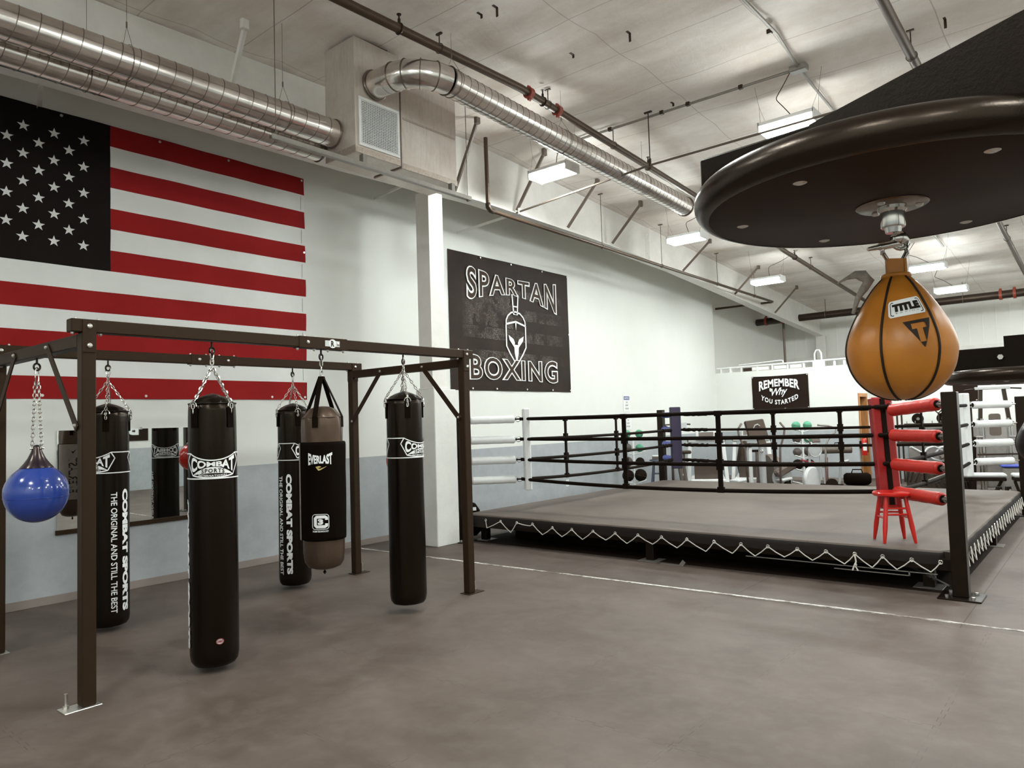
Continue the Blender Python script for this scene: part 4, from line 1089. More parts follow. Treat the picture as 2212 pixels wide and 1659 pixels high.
# ---------------------------------------------------------------- teardrop bags on the short beams
def drop_bag(label, x, y, zb_, R, cone, skin, cat='punching bag', topz=RH-2*TW-0.10, rot=0.0):
    t = thing('teardrop_bag', label, cat, (x, y, zb_), rot)
    mb = MB(); H = topz-zb_
    prof = [(0.001, 0.0)]+[(R*math.sin(a), R*(1-math.cos(a))) for a in [PI*i/22 for i in range(1, 12)]]
    zt = R*1.0; prof = [(r, z*1.03) for r, z in prof]
    hz = [(R*1.0, R*1.13), (R*0.985, R*1.25), (R*0.94, R*1.4), (R*0.86, R*1.56), (R*0.74, R*1.72), (R*0.60, R*1.85), (R*0.50, R*1.93)]
    mb.lathe(prof+hz, 48); mb.torus((0, 0, R*0.90), R*1.0, 0.0016, (0, 0, 1), 48, 4); mb.build('bag_body', skin, t, smooth=True)
    mb = MB(); mb.lathe([(R*0.52, R*1.92), (R*0.515, R*1.935), (R*0.40, R*2.07), (R*0.28, R*2.25), (R*0.19, R*2.45), (R*0.125, R*2.64), (R*0.085, R*2.71), (0.001, R*2.73)], 32); mb.build('top_cone', cone, t, smooth=True)
    tz = R*2.66
    mb = MB(); mb.cyl((0.0, -R*0.22, tz-0.01), (0.0, R*0.22, tz-0.01), 0.007, 8); mb.build('cross_pin', CHROME, t)
    rg = Vector((0.767, 0.641, 0))
    for s in (-1, 1):
        mb = MB(); chain(mb, rg*(s*R*0.17)+V(0, 0, tz-0.015), rg*(s*R*0.06)+V(0, 0, H-0.055), 0.034, 0.0036, 0.0125); mb.build('chain', CHROME, t)
    mb = MB(); carabiner(mb, 0, 0, H-0.095, H+0.035, 0.03); mb.build('carabiner', CHROME, t)
    return t
drop_bag('glossy blue teardrop bag hanging on chains from the near short beam', 2.11, RA, 0.955, 0.180, DARKCONE, BLUEBAG)
drop_bag('glossy red teardrop bag mostly hidden behind the heavy bag nearest the white column', 2.11, RB, 0.98, 0.178, BLACKCONE, REDBAG)

# ---------------------------------------------------------------- bucket behind the column
t = thing('wipes_bucket', 'pale bucket with a blue label on the floor behind the white column', 'bucket', (0.30, 6.62, 0))
mb = MB(); mb.lathe([(0.085, 0.0), (0.095, 0.22), (0.10, 0.225), (0.10, 0.245), (0.09, 0.25), (0.001, 0.25)], 28); mb.build('tub', WHITEPAINT, t, smooth=40)
mb = MB(); mb.lathe([(0.0895, 0.05), (0.0945, 0.17)], 28); mb.build('label_sheet', BLUEINK, t, smooth=True)
mb = MB()
for i in range(4): z = 0.075+0.022*i; mb.lathe([(0.0925+0.0002*i, z), (0.0932+0.0002*i, z+0.007)], 20, a0=-1.2, a1=0.9)
mb.build('label_lines', WHITEINK, t)
# ---------------------------------------------------------------- boxing ring
XL, XRR, YA, YBK, ZC, PH = 0.885, 6.35, 6.748, 12.11, 0.346, 1.63
ring = thing('boxing_ring', 'boxing ring with grey-brown canvas, black ropes and one red, one blue and two white corners', 'boxing ring', (3.62, 9.43, 0))
off = (3.62, 9.43, 0)
def soft(x, y): return 0.0025*math.sin(7*x+3*y)+0.002*math.sin(11*y-4*x)
# canvas with rolled edges
mb = MB(); c = 0.10
x0, x1, y0, y1 = XL+0.03, XRR-0.03, YA+0.03, YBK-0.03
outline = []
def side(a, b, n):
    return [(lerp(a[0], b[0], i/n), lerp(a[1], b[1], i/n)) for i in range(n)]
cor = [(x0+c, y0), (x1-c, y0), (x1, y0+c), (x1, y1-c), (x1-c, y1), (x0+c, y1), (x0, y1-c), (x0, y0+c)]
for i in range(8): outline += side(cor[i], cor[(i+1) % 8], 40 if i % 2 == 0 else 3)
n = len(outline); cxm, cym = (x0+x1)/2, (y0+y1)/2
rings = [(-0.05, ZC), (-0.012, ZC-0.004), (0.0, ZC-0.02), (0.004, ZC-0.05), (0.002, ZC-0.115)]
vs = []
for dd, z in rings:
    for i, (x, y) in enumerate(outline):
        px_, py_ = outline[i-1]; nx_, ny_ = outline[(i+1) % n]
        tx, ty = nx_-px_, ny_-py_; l = math.hypot(tx, ty); ox, oy = ty/l, -tx/l
        wv = 0.006*math.sin(i*1.9)+0.004*math.sin(i*0.7) if z < ZC-0.01 else 0
        vs.append(V(x+ox*(dd+wv*0.6), y+oy*(dd+wv*0.6), z+(wv*0.8 if z < ZC-0.1 else 0)))
fs = []
for k in range(len(rings)-1):
    for i in range(n): fs.append((k*n+i, (k+1)*n+i, (k+1)*n+(i+1) % n, k*n+(i+1) % n))
fs.append(tuple(range(n)))
mb.add(vs, fs); mb.build('canvas', CANVAS, ring, off, smooth=40)
# deck and frame below
mb = MB(); mb.box(x0+0.03, x1-0.03, y0+0.03, y1-0.03, 0.28, 0.335); mb.build('deck', DARKPLASTIC, ring, off)
mb = MB(); mb.box(1.35, 5.2, 7.25, 11.7, 0.004, 0.275); mb.build('under_shade_block', RUBBER, ring, off)  # black block added to deepen the shade below the deck
mb = MB(); mb.box(0.95, 6.3, 6.80, 12.05, 0.0, 0.003); mb.build('under_shade_sheet', RUBBER, ring, off)  # black sheet laid on the floor to paint the shade under the ring
for (a, b, horiz, s) in ((x0+0.02, x1-0.02, True, y0), (x0+0.02, x1-0.02, True, y1-0.05), (y0+0.02, y1-0.02, False, x0), (y0+0.02, y1-0.02, False, x1-0.05)):
    mb = MB()
    if horiz: mb.box(a, b, s+0.004, s+0.046, 0.185, 0.28, 0.003)
    else: mb.box(s+0.004, s+0.046, a, b, 0.185, 0.28, 0.003)
    mb.build('frame_rail', BLACKSTEEL, ring, off)
for i in range(1, 4):
    mb = MB(); x = lerp(x0, x1, i/4); mb.box(x-0.03, x+0.03, y0+0.05, y1-0.05, 0.20, 0.28); mb.build('joist', BLACKSTEEL, ring, off)
for x, y in ((3.55, YA+0.09), (XRR-0.08, 9.40), (XL+0.08, 9.4), (3.55, YBK-0.09), (3.6, 9.4), (1.08, 6.98), (6.1, 7.0), (6.1, 11.9), (1.1, 11.9)):
    mb = MB(); mb.box(x-0.045, x+0.045, y-0.045, y+0.045, 0.008, 0.28, 0.004); lg = mb.build('platform_leg', BLACKSTEEL, ring, off)
    mb = MB(); mb.box(x-0.11, x+0.11, y-0.11, y+0.11, 0, 0.008, 0.002); mb.build('foot_plate', GREYSTEEL, lg, off)
# lower tie bars and turnbuckle near the red corner
mb = MB(); mb.box(4.6, 6.2, YA+0.02, YA+0.035, 0.150, 0.156); mb.box(5.4, 6.0, YA+0.02, YA+0.035, 0.118, 0.124); mb.box(5.99, 6.0, YA+0.02, YA+0.035, 0.118, 0.156); mb.build('tie_bar', GREYSTEEL, ring, off)
mb = MB(); mb.tube([(6.28, YA+0.03, 0.07), (5.4, 7.6, 0.26)], 0.007, 6); mb.build('tension_cable', GREYSTEEL, ring, off)
mb = MB(); mb.tube([(6.12, 6.94, 0.10), (5.96, 7.10, 0.13)], 0.016, 8); mb.torus((5.94, 7.12, 0.135), 0.018, 0.006, (1, 1, 0), 12, 5); mb.torus((6.15, 6.91, 0.098), 0.018, 0.006, (1, 1, 0), 12, 5); mb.build('turnbuckle', GREYSTEEL, ring, off)

# posts, pads, covers
CORN = {'white_front': (XL-0.005, YA-0.02, 1, 1, WHITEVINYL, WHITEVINYL), 'red': (XRR+0.02, YA-0.02, -1, 1, DEEPREDVINYL, REDVINYL),
        'blue': (XL-0.01, YBK+0.02, 1, -1, BLUEVINYL, BLUETUBE), 'white_rear': (XRR+0.02, YBK+0.02, -1, -1, WHITEVINYL, WHITEVINYL)}
ROPES = (1.53, 1.27, 1.008, 0.757)
INS = {'white_front': 0.585, 'red': 0.612, 'blue': 0.56, 'white_rear': 0.56}
tip = {}
for nm, (px_, py_, sx, sy, pm, tm) in CORN.items():
    mb = MB(); mb.box(px_-0.056, px_+0.056, py_-0.056, py_+0.056, 0.012, PH, 0.005); po = mb.build('corner_post', BLACKSTEEL, ring, off)
    mb = MB(); mb.box(px_-0.15, px_+0.15, py_-0.15, py_+0.15, 0.0, 0.012, 0.003); bp_ = mb.build('base_plate', BLACKSTEEL, po, off)
    for ax_, ay_ in ((-0.09, -0.09), (0.09, -0.09), (0.09, 0.09), (-0.09, 0.09)):
        mb = MB(); mb.cyl((px_+ax_, py_+ay_, 0.012), (px_+ax_, py_+ay_, 0.03), 0.014, 6); mb.build('anchor_bolt', ZINC, po, off)
    d = V(sx, sy, 0).normalized(); s = V(-d.y, d.x, 0); P0 = V(px_, py_, 0)
    iz = INS[nm]; D = iz*math.sqrt(2)
    tip[nm] = P0+d*(D-0.02)
    # flat corner pad hung on the inside
    if nm == 'red': zt, zbt, wd, th = 1.62, 0.60, 0.20, 0.075
    elif nm == 'blue': zt, zbt, wd, th = 1.665, 0.60, 0.185, 0.08
    elif nm == 'white_front': zt, zbt, wd, th = 1.665, 0.615, 0.19, 0.085
    else: zt, zbt, wd, th = 1.695, 0.57, 0.20, 0.10
    tilt = 0.0
    lean = 0.075 if nm == 'red' else 0.0
    upd = (V(0, 0, 1)+d*lean).normalized()
    mb = MB(); pc = P0+d*(D+th/2+0.012); mb.obox(pc+V(0, 0, (zt+zbt)/2), upd, s, (zt-zbt, wd, th), 0.012)
    pad = mb.build('corner_pad', pm, ring, off, smooth=40)
    if nm == 'red':
        mb = MB(); mb.obox(pc+V(0, 0, (zt+zbt)/2)-s*(wd/2+0.003), upd, s, (zt-zbt-0.03, 0.006, th-0.02), 0.002); mb.build('pad_edge', M('pink_white_vinyl', 'e8c9c8', 0.5, 0, 0.08, 20), pad, off)
    mb = MB(); back = P0+d*(D+0.008)
    mb.obox(back+V(0, 0, (zt+zbt)/2), upd, s, (zt-zbt-0.02, 0.045, 0.008)); mb.build('strap', ROPE if nm in ('red', 'blue') else WHITEVINYL, pad, off)
    for zr in ROPES:
        mb = MB(); mb.obox(back+d*0.02+V(0, 0, zr-0.02), s, V(0, 0, 1), (wd+0.006, 0.03, 0.05), 0.002) if nm == 'white_rear' and False else mb.torus(P0+d*(D-0.05)+V(0, 0, zr), 0.036, 0.0045, s+V(0, 0, 0.4), 18, 5)
        mb.build('tie_ring', CHROME, ring, off)
        # padded tube over the turnbuckle
        a, b = P0+d*0.155+V(0, 0, zr), P0+d*(D-0.095)+V(0, 0, zr-(0.0 if nm != 'red' else 0.0))
        if nm == 'red' and zr > 1.5: b = b+V(0, 0, -0.035); a = a+V(0, 0, 0.005)
        R_ = 0.054 if nm in ('red',) else 0.05
        mb = MB(); L = (b-a).length; N = 10
        prof = [(0.62*R_, 0.0), (R_, 0.012)]+[(R_*(1+0.03*math.sin(i*2.1)), lerp(0.03, L-0.03, i/N)) for i in range(N+1)]+[(R_, L-0.012), (0.62*R_, L)]
        mb.lathe(prof, 22, a, axis=(b-a)); cv = mb.build('turnbuckle_cover', tm, ring, off, smooth=True)
        dv = (b-a).normalized()
        for e_, g_ in ((a, -1), (b, 1)):
            mb = MB(); mb.cyl(e_+dv*g_*0.0005, e_+dv*g_*0.002, R_*0.60, 16); mb.build('cover_end', RUBBER, cv, off)
        mb = MB(); mb.cyl(P0+d*0.05+V(0, 0, zr), a-d*-0.004, 0.012, 8); mb.torus(a-d*0.03, 0.022, 0.005, s, 14, 5); mb.build('turnbuckle', CHROME if nm != 'red' else GREYSTEEL, ring, off)
        mb = MB(); mb.tube([b-d*0.005, P0+d*(D-0.03)+V(0, 0, zr)], 0.010, 8); mb.build('rope_link', ROPE, ring, off)
# ropes
def rope_pt(a, b, zr, f, sagm): return a.lerp(b, f)+V(0, 0, zr-sagm*4*f*(1-f))
for (na, nb) in (('white_front', 'red'), ('white_front', 'blue'), ('blue', 'white_rear'), ('red', 'white_rear')):
    A, B = tip[na], tip[nb]
    for i, zr in enumerate(ROPES):
        sg = (0.012, 0.018, 0.022, 0.05)[i]
        if na == 'white_front' and nb == 'red': sg = (0.004, 0.012, 0.03, 0.055)[i]
        mb = MB(); mb.tube([rope_pt(A, B, zr, k/24, sg) for k in range(25)], 0.0215, 10); rp = mb.build('rope', ROPE, ring, off, smooth=True)
        # loose tape bunched round the rope ends
        if 'blue' in (na, nb):
            f0 = 0.04 if na == 'blue' else 0.90
            mb = MB(); mb.tube([rope_pt(A, B, zr+0.006*math.sin(k*2.7+i), lerp(f0, f0+0.10, k/9), sg) for k in range(10)], 0.03, 8, taper=[0.022+0.010*abs(math.sin(k*1.7+i)) for k in range(10)]); mb.build('tape_wrap', ROPE, rp, off)
# spacers tying the ropes together
def spacer(A, B, f, w_, lean=0.0, sgs=(0.012, 0.018, 0.022, 0.05)):
    d = (B-A).normalized(); mb = MB(); pts = [rope_pt(A, B, z, f, sgs[i]) for i, z in enumerate(ROPES)]
    pts[0] = pts[0]+V(0, 0, 0.022); pts[-1] = pts[-1]-V(0, 0, 0.022)
    for i in range(3):
        a, b = pts[i]-d*lean*(i), pts[i+1]-d*lean*(i+1)
        m1, m2 = a.lerp(b, 0.2), a.lerp(b, 0.8)
        mb.bar(a, m1, 0.046, w_*1.1, d); mb.bar(m1, m2, 0.016, w_*0.82, d); mb.bar(m2, b, 0.046, w_*1.1, d)
    mb.build('rope_spacer', ROPE, ring, off)
F = (0.004, 0.012, 0.03, 0.055)
def fx(na, nb, x=None, y=None):
    A, B = tip[na], tip[nb]; return (x-A.x)/(B.x-A.x) if x is not None else (y-A.y)/(B.y-A.y)
spacer(tip['white_front'], tip['red'], fx('white_front', 'red', x=2.99), 0.062, 0.0, F)
spacer(tip['white_front'], tip['red'], fx('white_front', 'red', x=4.14), 0.062, 0.0, F)
spacer(tip['white_front'], tip['blue'], fx('white_front', 'blue', y=8.30), 0.055)
spacer(tip['white_front'], tip['blue'], fx('white_front', 'blue', y=9.65), 0.055)
spacer(tip['blue'], tip['white_rear'], fx('blue', 'white_rear', x=3.16), 0.07)
spacer(tip['blue'], tip['white_rear'], fx('blue', 'white_rear', x=4.17), 0.07)
spacer(tip['red'], tip['white_rear'], 0.33, 0.06); spacer(tip['red'], tip['white_rear'], 0.66, 0.06)

# lacing along the front and the right side
def lacing(pts_top, pts_low, r=0.0052):
    for p in pts_top:
        mb = MB(); mb.torus(p, 0.014, 0.0045, (0, -1, 0) if abs(p.y-YA) < 0.2 else (1, 0, 0), 14, 5); mb.build('grommet', ZINC, ring, off)
    path = []
    for i, p in enumerate(pts_top):
        path.append(p)
        if i < len(pts_low): path.append(pts_low[i])
    mb = MB()
    for a, b in zip(path, path[1:]):
        mb.tube([a, a.lerp(b, 0.5)+V(0, 0, -0.006), b], r, 6)
    mb.build('lacing_cord', CORD, ring, off)
yf = YA+0.016
gx = [1.279, 1.522, 1.779, 2.02, 2.312, 2.585, 2.871, 3.157, 3.437, 3.714, 3.998, 4.288, 4.56, 4.82, 5.09, 5.34, 5.58, 5.80, 6.02, 6.23]
gz_ = [0.285]*4+[0.262]*14+[0.255]*2
top = [V(x, yf, z-0.0) for x, z in zip(gx, gz_)]
low = [V(lerp(a, b, 0.60)+random.uniform(-0.03, 0.03), yf-0.004, 0.172+random.uniform(-0.012, 0.012)) for a, b in zip(gx, gx[1:])]
for i in (0, 2): low[i] = V(gx[i]+0.02 if i == 0 else gx[i]+0.2, yf-0.004, 0.19 if i == 0 else 0.262)
lacing(top, low)
mb = MB(); gxk = 5.58
mb.tube([(gxk, yf-0.012, 0.262), (gxk+0.012, yf-0.02, 0.20), (gxk-0.004, yf-0.022, 0.165), (gxk-0.02, yf-0.02, 0.125)], 0.007, 6); mb.tube([(gxk+0.01, yf-0.02, 0.20), (gxk+0.008, yf-0.02, 0.155), (gxk+0.025, yf-0.02, 0.125)], 0.006, 6); mb.sphere((gxk+0.008, yf-0.022, 0.175), 0.012, 8); mb.build('cord_knot', CORD, ring, off)
xs_ = XRR-0.016; n = 26
top = [V(xs_+0.005, lerp(6.93, 11.9, i/(n-1)), 0.262) for i in range(n)]
low = [V(xs_+0.03, (a.y+b.y)/2, 0.155+random.uniform(-0.02, 0.02)) for a, b in zip(top, top[1:])]
lacing(top, low)
# hook-ended strap lying under the front of the ring
t = thing('flat_bracket', 'small bent metal bracket lying on the floor beside the middle leg of the ring', 'bracket', (3.78, 6.72, 0))
mb = MB(); mb.box(-0.06, 0.16, -0.02, 0.02, 0.0, 0.006); mb.bar((0.16, 0, 0.0), (0.20, 0, 0.05), 0.04, 0.005, (0, 1, 0)); mb.build('strip', GREYSTEEL, t)
t = thing('tool_bag', 'dark soft bag with a pale patch lying beside the left front ring post', 'bag', (0.62, 7.15, 0))
mb = MB(); mb.lathe([(0.10, 0), (0.16, 0.06), (0.17, 0.2), (0.15, 0.34), (0.10, 0.42), (0.001, 0.45)], 20, fn=lambda a, z, r: r*(1+0.10*math.sin(3*a+4*z)+0.06*math.sin(7*a))); mb.build('bag_body', NEOPRENE, t, smooth=True)
mb = MB(); mb.obox((0.16, -0.06, 0.36), (0.64, 0.77, 0), (-0.4, 0.35, 0.8), (0.06, 0.05, 0.01), 0.003); mb.build('patch', LIGHTGREY, t)

# red stool in the red corner
def stool(label, x, y, z, H, seat_r, mat, rot, name='stool'):
    t = thing(name, label, 'stool', (x, y, z), rot)
    mb = MB(); mb.lathe([(0.001, H-0.035), (seat_r*0.93, H-0.035), (seat_r, H-0.026), (seat_r, H-0.010), (seat_r*0.95, H), (0.001, H+0.001)], 36); mb.build('seat', mat, t, smooth=35)
    ft = []
    for k in range(4):
        a = PI/4+k*PI/2; top = V(math.cos(a), math.sin(a), 0)*(seat_r*0.68)+V(0, 0, H-0.03); bot = V(math.cos(a), math.sin(a), 0)*(seat_r*1.12)
        ft.append((top, bot)); mb = MB(); mb.tube([bot, bot.lerp(top, 0.12), bot.lerp(top, 0.35), bot.lerp(top, 0.8), top], 0.02, 12, taper=[0.012, 0.016, 0.021, 0.0185, 0.015]); mb.build('leg', mat, t, smooth=40)
    for k in range(4):
        f = 0.52 if k % 2 else 0.60
        p = ft[k][1].lerp(ft[k][0], f); q = ft[(k+1) % 4][1].lerp(ft[(k+1) % 4][0], f); mb = MB(); mb.cyl(p, q, 0.009, 8); mb.build('rung', mat, t, smooth=40)
        if H < 0.6 and k % 2 == 0:
            p = ft[k][1].lerp(ft[k][0], f+0.13); q = ft[(k+1) % 4][1].lerp(ft[(k+1) % 4][0], f+0.13); mb = MB(); mb.cyl(p, q, 0.009, 8); mb.build('rung', mat, t, smooth=40)
    return t
stool('small red wooden stool standing on the canvas in the red corner', 5.83, 7.085, ZC+0.001, 0.435, 0.160, REDPAINT, 0.55)

# worn white line between the foam mats and the rubber sheets
m_, T_, b_ = new_mat('worn_white_floor_line')
x_, y_, z_ = T_.sep(T_.pos())
n_ = T_.noise(38, 4, 0.7, T_.comb(x_*0.35, y_, z_))+T_.noise(1.6, 2, 0.5)*0.7
T_.put(b_.inputs['Base Color'], T_.mix(T_.ramp(n_, 0.74, 1.0), lin('6a5f58'), lin('eceae6')))
b_.inputs['Roughness'].default_value = 0.6
mb = MB(); N = 40
for i in range(N):
    xa, xb = lerp(0.15, 9.0, i/N), lerp(0.15, 9.0, (i+1)/N)
    ya, yb = 5.70+0.034*(xa-0.15), 5.70+0.034*(xb-0.15)
    w0 = 0.017+0.005*math.sin(i*2.3); w1 = 0.017+0.005*math.sin((i+1)*2.3)
    mb.add([(xa, ya-w0, 0.0), (xb, yb-w1, 0.0), (xb, yb+w1, 0.0), (xa, ya+w0, 0.0), (xa, ya-w0, 0.003), (xb, yb-w1, 0.003), (xb, yb+w1, 0.003), (xa, ya+w0, 0.003)], [(4, 5, 6, 7), (0, 1, 5, 4), (2, 3, 7, 6), (1, 2, 6, 5), (3, 0, 4, 7)])
struct(mb.build('trim_2', m_))
# ---------------------------------------------------------------- speed bag boards
def speed_board(label, bag_label, cx, cy, zb_, post, skin, facing, first=True, arm=True):
    """round board with bullnose rim, bracket on top and a stand at its far side"""
    t = thing('speed_bag_board', label, 'speed bag platform', (cx, cy, 0))
    R0, R1 = 0.305, 0.327
    mb = MB(); mb.lathe([(0.001, zb_), (R0-0.004, zb_), (R0, zb_+0.003), (R0, zb_+0.045), (0.001, zb_+0.045)], 96); mb.build('board', BOARD, t, smooth=40)
    mb = MB(); k = 14; cz_ = zb_+0.026; rr_ = 0.0265
    pr = [(R0-0.001, zb_+0.001)]+[(R0+0.0+(R1-R0)*math.cos(a), cz_+rr_*math.sin(a)) for a in [lerp(-PI/2, PI/2, i/k) for i in range(k+1)]]+[(R0-0.03, zb_+0.0535), (R0-0.03, zb_+0.045)]
    mb.lathe(pr, 96); mb.build('bullnose_rim', BOARDRIM, t, smooth=40)
    for i in range(6):
        a = math.radians(72+60*i); q = V(0.247*math.cos(a), 0.247*math.sin(a), zb_)
        mb = MB(); mb.lathe([(0.001, -0.002), (0.006, -0.002), (0.0105, 0.0), (0.0105, 0.002)], 16, q); mb.lathe([(0.001, -0.0026), (0.0025, -0.0026), (0.0025, -0.001)], 6, q); mb.build('screw', ZINC, t)
    # front bracket plate and long arm on top of the board
    zt = zb_+0.053
    u = V(0.9945, -0.105, 0); sdir = V(0.105, 0.9945, 0)
    mb = MB(); a0 = V(-0.318, -0.060, 0) if first else V(-0.318, -0.06, 0)
    c0 = a0+u*0.22+sdir*0.05+V(0, 0, zt+0.046); mb.obox(c0, u, sdir, (0.44, 0.10, 0.092), 0.004); mb.build('bracket_box', HAMMER, t)
    for f in (0.13,):
        mb = MB(); q = a0+u*(0.215 if not first else 0.40)+V(0, 0, zt+0.05); mb.cyl(q-sdir*0.002, q-sdir*0.012, 0.011, 6); mb.build('bolt', ZINC, t)
    pv = V(post[0]-cx, post[1]-cy, 0); st = V(-0.10, 0.0, 0)+u*0.0
    mb = MB(); d = pv.normalized(); s = V(-d.y, d.x, 0)
    if first:
        # deep side rail rising toward the stand
        p0 = a0+u*0.215; e = V(pv.x, pv.y, 0)
        zz0, zz1 = zt+0.092, zt+0.20
        P = [p0+V(0, 0, zt), p0+V(0, 0, zz0), e+V(0, 0, zz1), e+V(0, 0, zt)]
        dn = (e-p0).normalized(); sn = V(-dn.y, dn.x, 0)*0.09
        mb.add([q for q in P]+[q+sn for q in P], [(0, 1, 2, 3), (7, 6, 5, 4), (0, 4, 5, 1), (1, 5, 6, 2), (2, 6, 7, 3), (3, 7, 4, 0)])
    else:
        p0 = a0+u*0.235; e = V(pv.x, pv.y, 0)
        mb.bar(p0+V(0, 0, zt+0.065), e+V(0, 0, zt+0.065), 0.09, 0.13)
    mb.build('support_arm', HAMMER, t)
    mb = MB(); mb.box(pv.x-0.05, pv.x+0.05, pv.y-0.05, pv.y+0.05, 0.01, zb_+0.26, 0.004); mb.build('stand_post', HAMMER, t)
    mb = MB(); mb.box(pv.x-0.3, pv.x+0.3, pv.y-0.3, pv.y+0.3, 0.0, 0.01, 0.003); mb.build('stand_base', HAMMER, t)
    # swivel
    rg = Vector((rgt.x, rgt.y, 0)).normalized(); bk = V(-rg.y, rg.x, 0)
    mb = MB(); mb.lathe([(0.001, -0.0045), (0.053, -0.0045), (0.0565, -0.002), (0.0565, 0.0)], 40, (0, 0, zb_)); sw = mb.build('swivel_plate', M('dark_chrome', '85796f', 0.22, 1.0, 0.1, 60), t, smooth=40)
    for i in range(3):
        a = math.radians(20+120*i); q = V(0.042*math.cos(a), 0.042*math.sin(a), zb_-0.0045); mb = MB(); mb.lathe([(0.001, -0.004), (0.005, -0.003), (0.0065, 0.0)], 10, q); mb.build('plate_screw', ZINC, sw)
    mb = MB(); mb.lathe([(0.001, -0.040), (0.0185, -0.040), (0.0195, -0.038), (0.0195, -0.014), (0.023, -0.010), (0.023, -0.004), (0.001, -0.004)], 28, (0, 0, zb_)); mb.lathe([(0.001, -0.049), (0.012, -0.049), (0.014, -0.040)], 20, (0, 0, zb_)); mb.build('swivel_housing', CHROME, sw, smooth=40)
    mb = MB(); q = rg*0.010+V(0, 0, zb_-0.058); mb.sphere(q, 0.0125, 16); mb.torus(q+V(0, 0, -0.005), 0.014, 0.0035, bk, 16, 6); mb.build('ball_joint', CHROME, sw, smooth=True)
    mb = MB(); dd = (rg+V(0, 0, 0.18)).normalized(); c_ = V(0, 0, zb_-0.069)-rg*0.006
    mb.cyl(c_-dd*0.020, c_+dd*0.018, 0.0065, 12); mb.cyl(c_-dd*0.040, c_-dd*0.020, 0.0035, 10, 0.005); mb.torus(c_+dd*0.026-V(0, 0, 0.004), 0.007, 0.0012, bk, 12, 5); mb.build('quick_pin', CHROME, sw, smooth=40)
    hw = 0.021; zt_, zl = zb_-0.068, zb_-0.100
    pts = [(-hw*0.95, zt_), (-hw, zt_-0.018), (-hw*0.93, zl+0.016), (-hw*0.6, zl+0.004), (0, zl), (hw*0.6, zl+0.004), (hw*0.93, zl+0.016), (hw, zt_-0.018), (hw*0.95, zt_)]
    mb = MB(); mb.tube([rg*a+V(0, 0, z) for a, z in pts], 0.0036, 8); mb.build('hanging_loop', CHROME, sw, smooth=True)
    # ---- the bag itself
    zT = zb_-0.098; ZS = 1.055; b = thing('speed_bag', bag_label, 'speed bag', (cx, cy, zT-0.222*ZS-0.002))
    H = 0.222; RB_ = 0.0965
    f0 = cam_ang(cx, cy)
    P = [(0.001, 0.0), (0.030, 0.003), (0.056, 0.0135), (0.076, 0.029), (0.0895, 0.049), (0.0957, 0.071), (0.0962, 0.085), (0.0925, 0.102), (0.083, 0.123), (0.0705, 0.1435), (0.0565, 0.163), (0.0425, 0.180), (0.031, 0.191), (0.0235, 0.197)]
    P = [(r*0.878, z*ZS) for r, z in P]; PF = []
    for i in range(len(P)-1):
        p_1 = P[max(i-1, 0)]; p0_, p1_, p2_ = P[i], P[i+1], P[min(i+2, len(P)-1)]
        for j in range(4):
            q = j/4; h = lambda k: 0.5*((2*p0_[k])+(-p_1[k]+p1_[k])*q+(2*p_1[k]-5*p0_[k]+4*p1_[k]-p2_[k])*q*q+(-p_1[k]+3*p0_[k]-3*p1_[k]+p2_[k])*q**3)
            PF.append((max(0.001, h(0)), h(1)))
    PF.append(P[-1])
    def rad(z):
        for (ra, za), (rb, zb2) in zip(PF, PF[1:]):
            if za <= z <= zb2: return lerp(ra, rb, (z-za)/max(1e-6, zb2-za))
        return PF[-1][0]
    seams = [f0+math.radians(a) for a in (-19, 41, 101, 161, 221, 281)]
    def fn(a, z, r):
        m = min(abs((a-s+PI) % (2*PI)-PI) for s in seams); return r-0.0016*math.exp(-(m/0.035)**2)+0.0006*math.cos(6*(a-seams[0]))*-1
    mb = MB(); mb.lathe(PF, 120, fn=fn); mb.build('bag_body', skin, b, smooth=True)
    for s in seams:
        mb = MB(); mb.tube([V(math.cos(s)*(r-0.0008), math.sin(s)*(r-0.0008), z) for r, z in PF[2:]], 0.0021, 6); mb.build('seam_piping', BLACKINK, b, smooth=True)
    mb = MB(); mb.lathe([(0.0207, 0.206), (0.0235, 0.209), (0.0232, 0.213), (0.019, 0.215)], 28); mb.build('neck_welt', skin, b, smooth=True)
    mb = MB(); mb.bar((0, 0, 0.209), (0, 0, 0.2405), 0.009, 0.030, rg); mb.build('loop_tab', skin, b)
    mb = MB(); q = rg*0.0145+V(0, 0, 0.2405); mb.bar(q-V(0, 0, 0.031), q, 0.012, 0.004, rg); mb.build('tab_edge', skin, b)
    if first:
        # shaggy grey lace end at the back left of the neck
        mb = MB(); q0 = -rg*0.036+bk*0.03+V(0, 0, 0.193)
        mb.tube([q0+rg*a+V(0, 0, z) for a, z in ((-0.026, -0.04), (-0.016, -0.012), (-0.004, 0.004), (0.004, 0.016), (-0.006, 0.026), (-0.018, 0.028), (-0.034, 0.022), (-0.05, 0.014))], 0.008, 8, taper=[0.003, 0.005, 0.0075, 0.010, 0.010, 0.007, 0.003, 0.0015]); mb.build('lace_end', M('grey_lace', 'a79f98', 0.9, 0, 0.15, 60, bump=0.4, bscale=200), b, smooth=True)
    # print on the front panel
    def onsb(e, tilt):
        ct, stt = math.cos(tilt), math.sin(tilt)
        def f(x, z):
            xx, zz_ = x*ct-(z-0.105)*stt, 0.105+x*stt+(z-0.105)*ct
            r = rad(zz_)+e; a = facing+f0+xx/0.0845-math.radians(3); return V(r*math.cos(a), r*math.sin(a), zz_)
        return f
    tl = math.radians(7)
    W0 = WHITEINK
    zc_ = 0.1465; xc = 0.0255
    mb = MB()
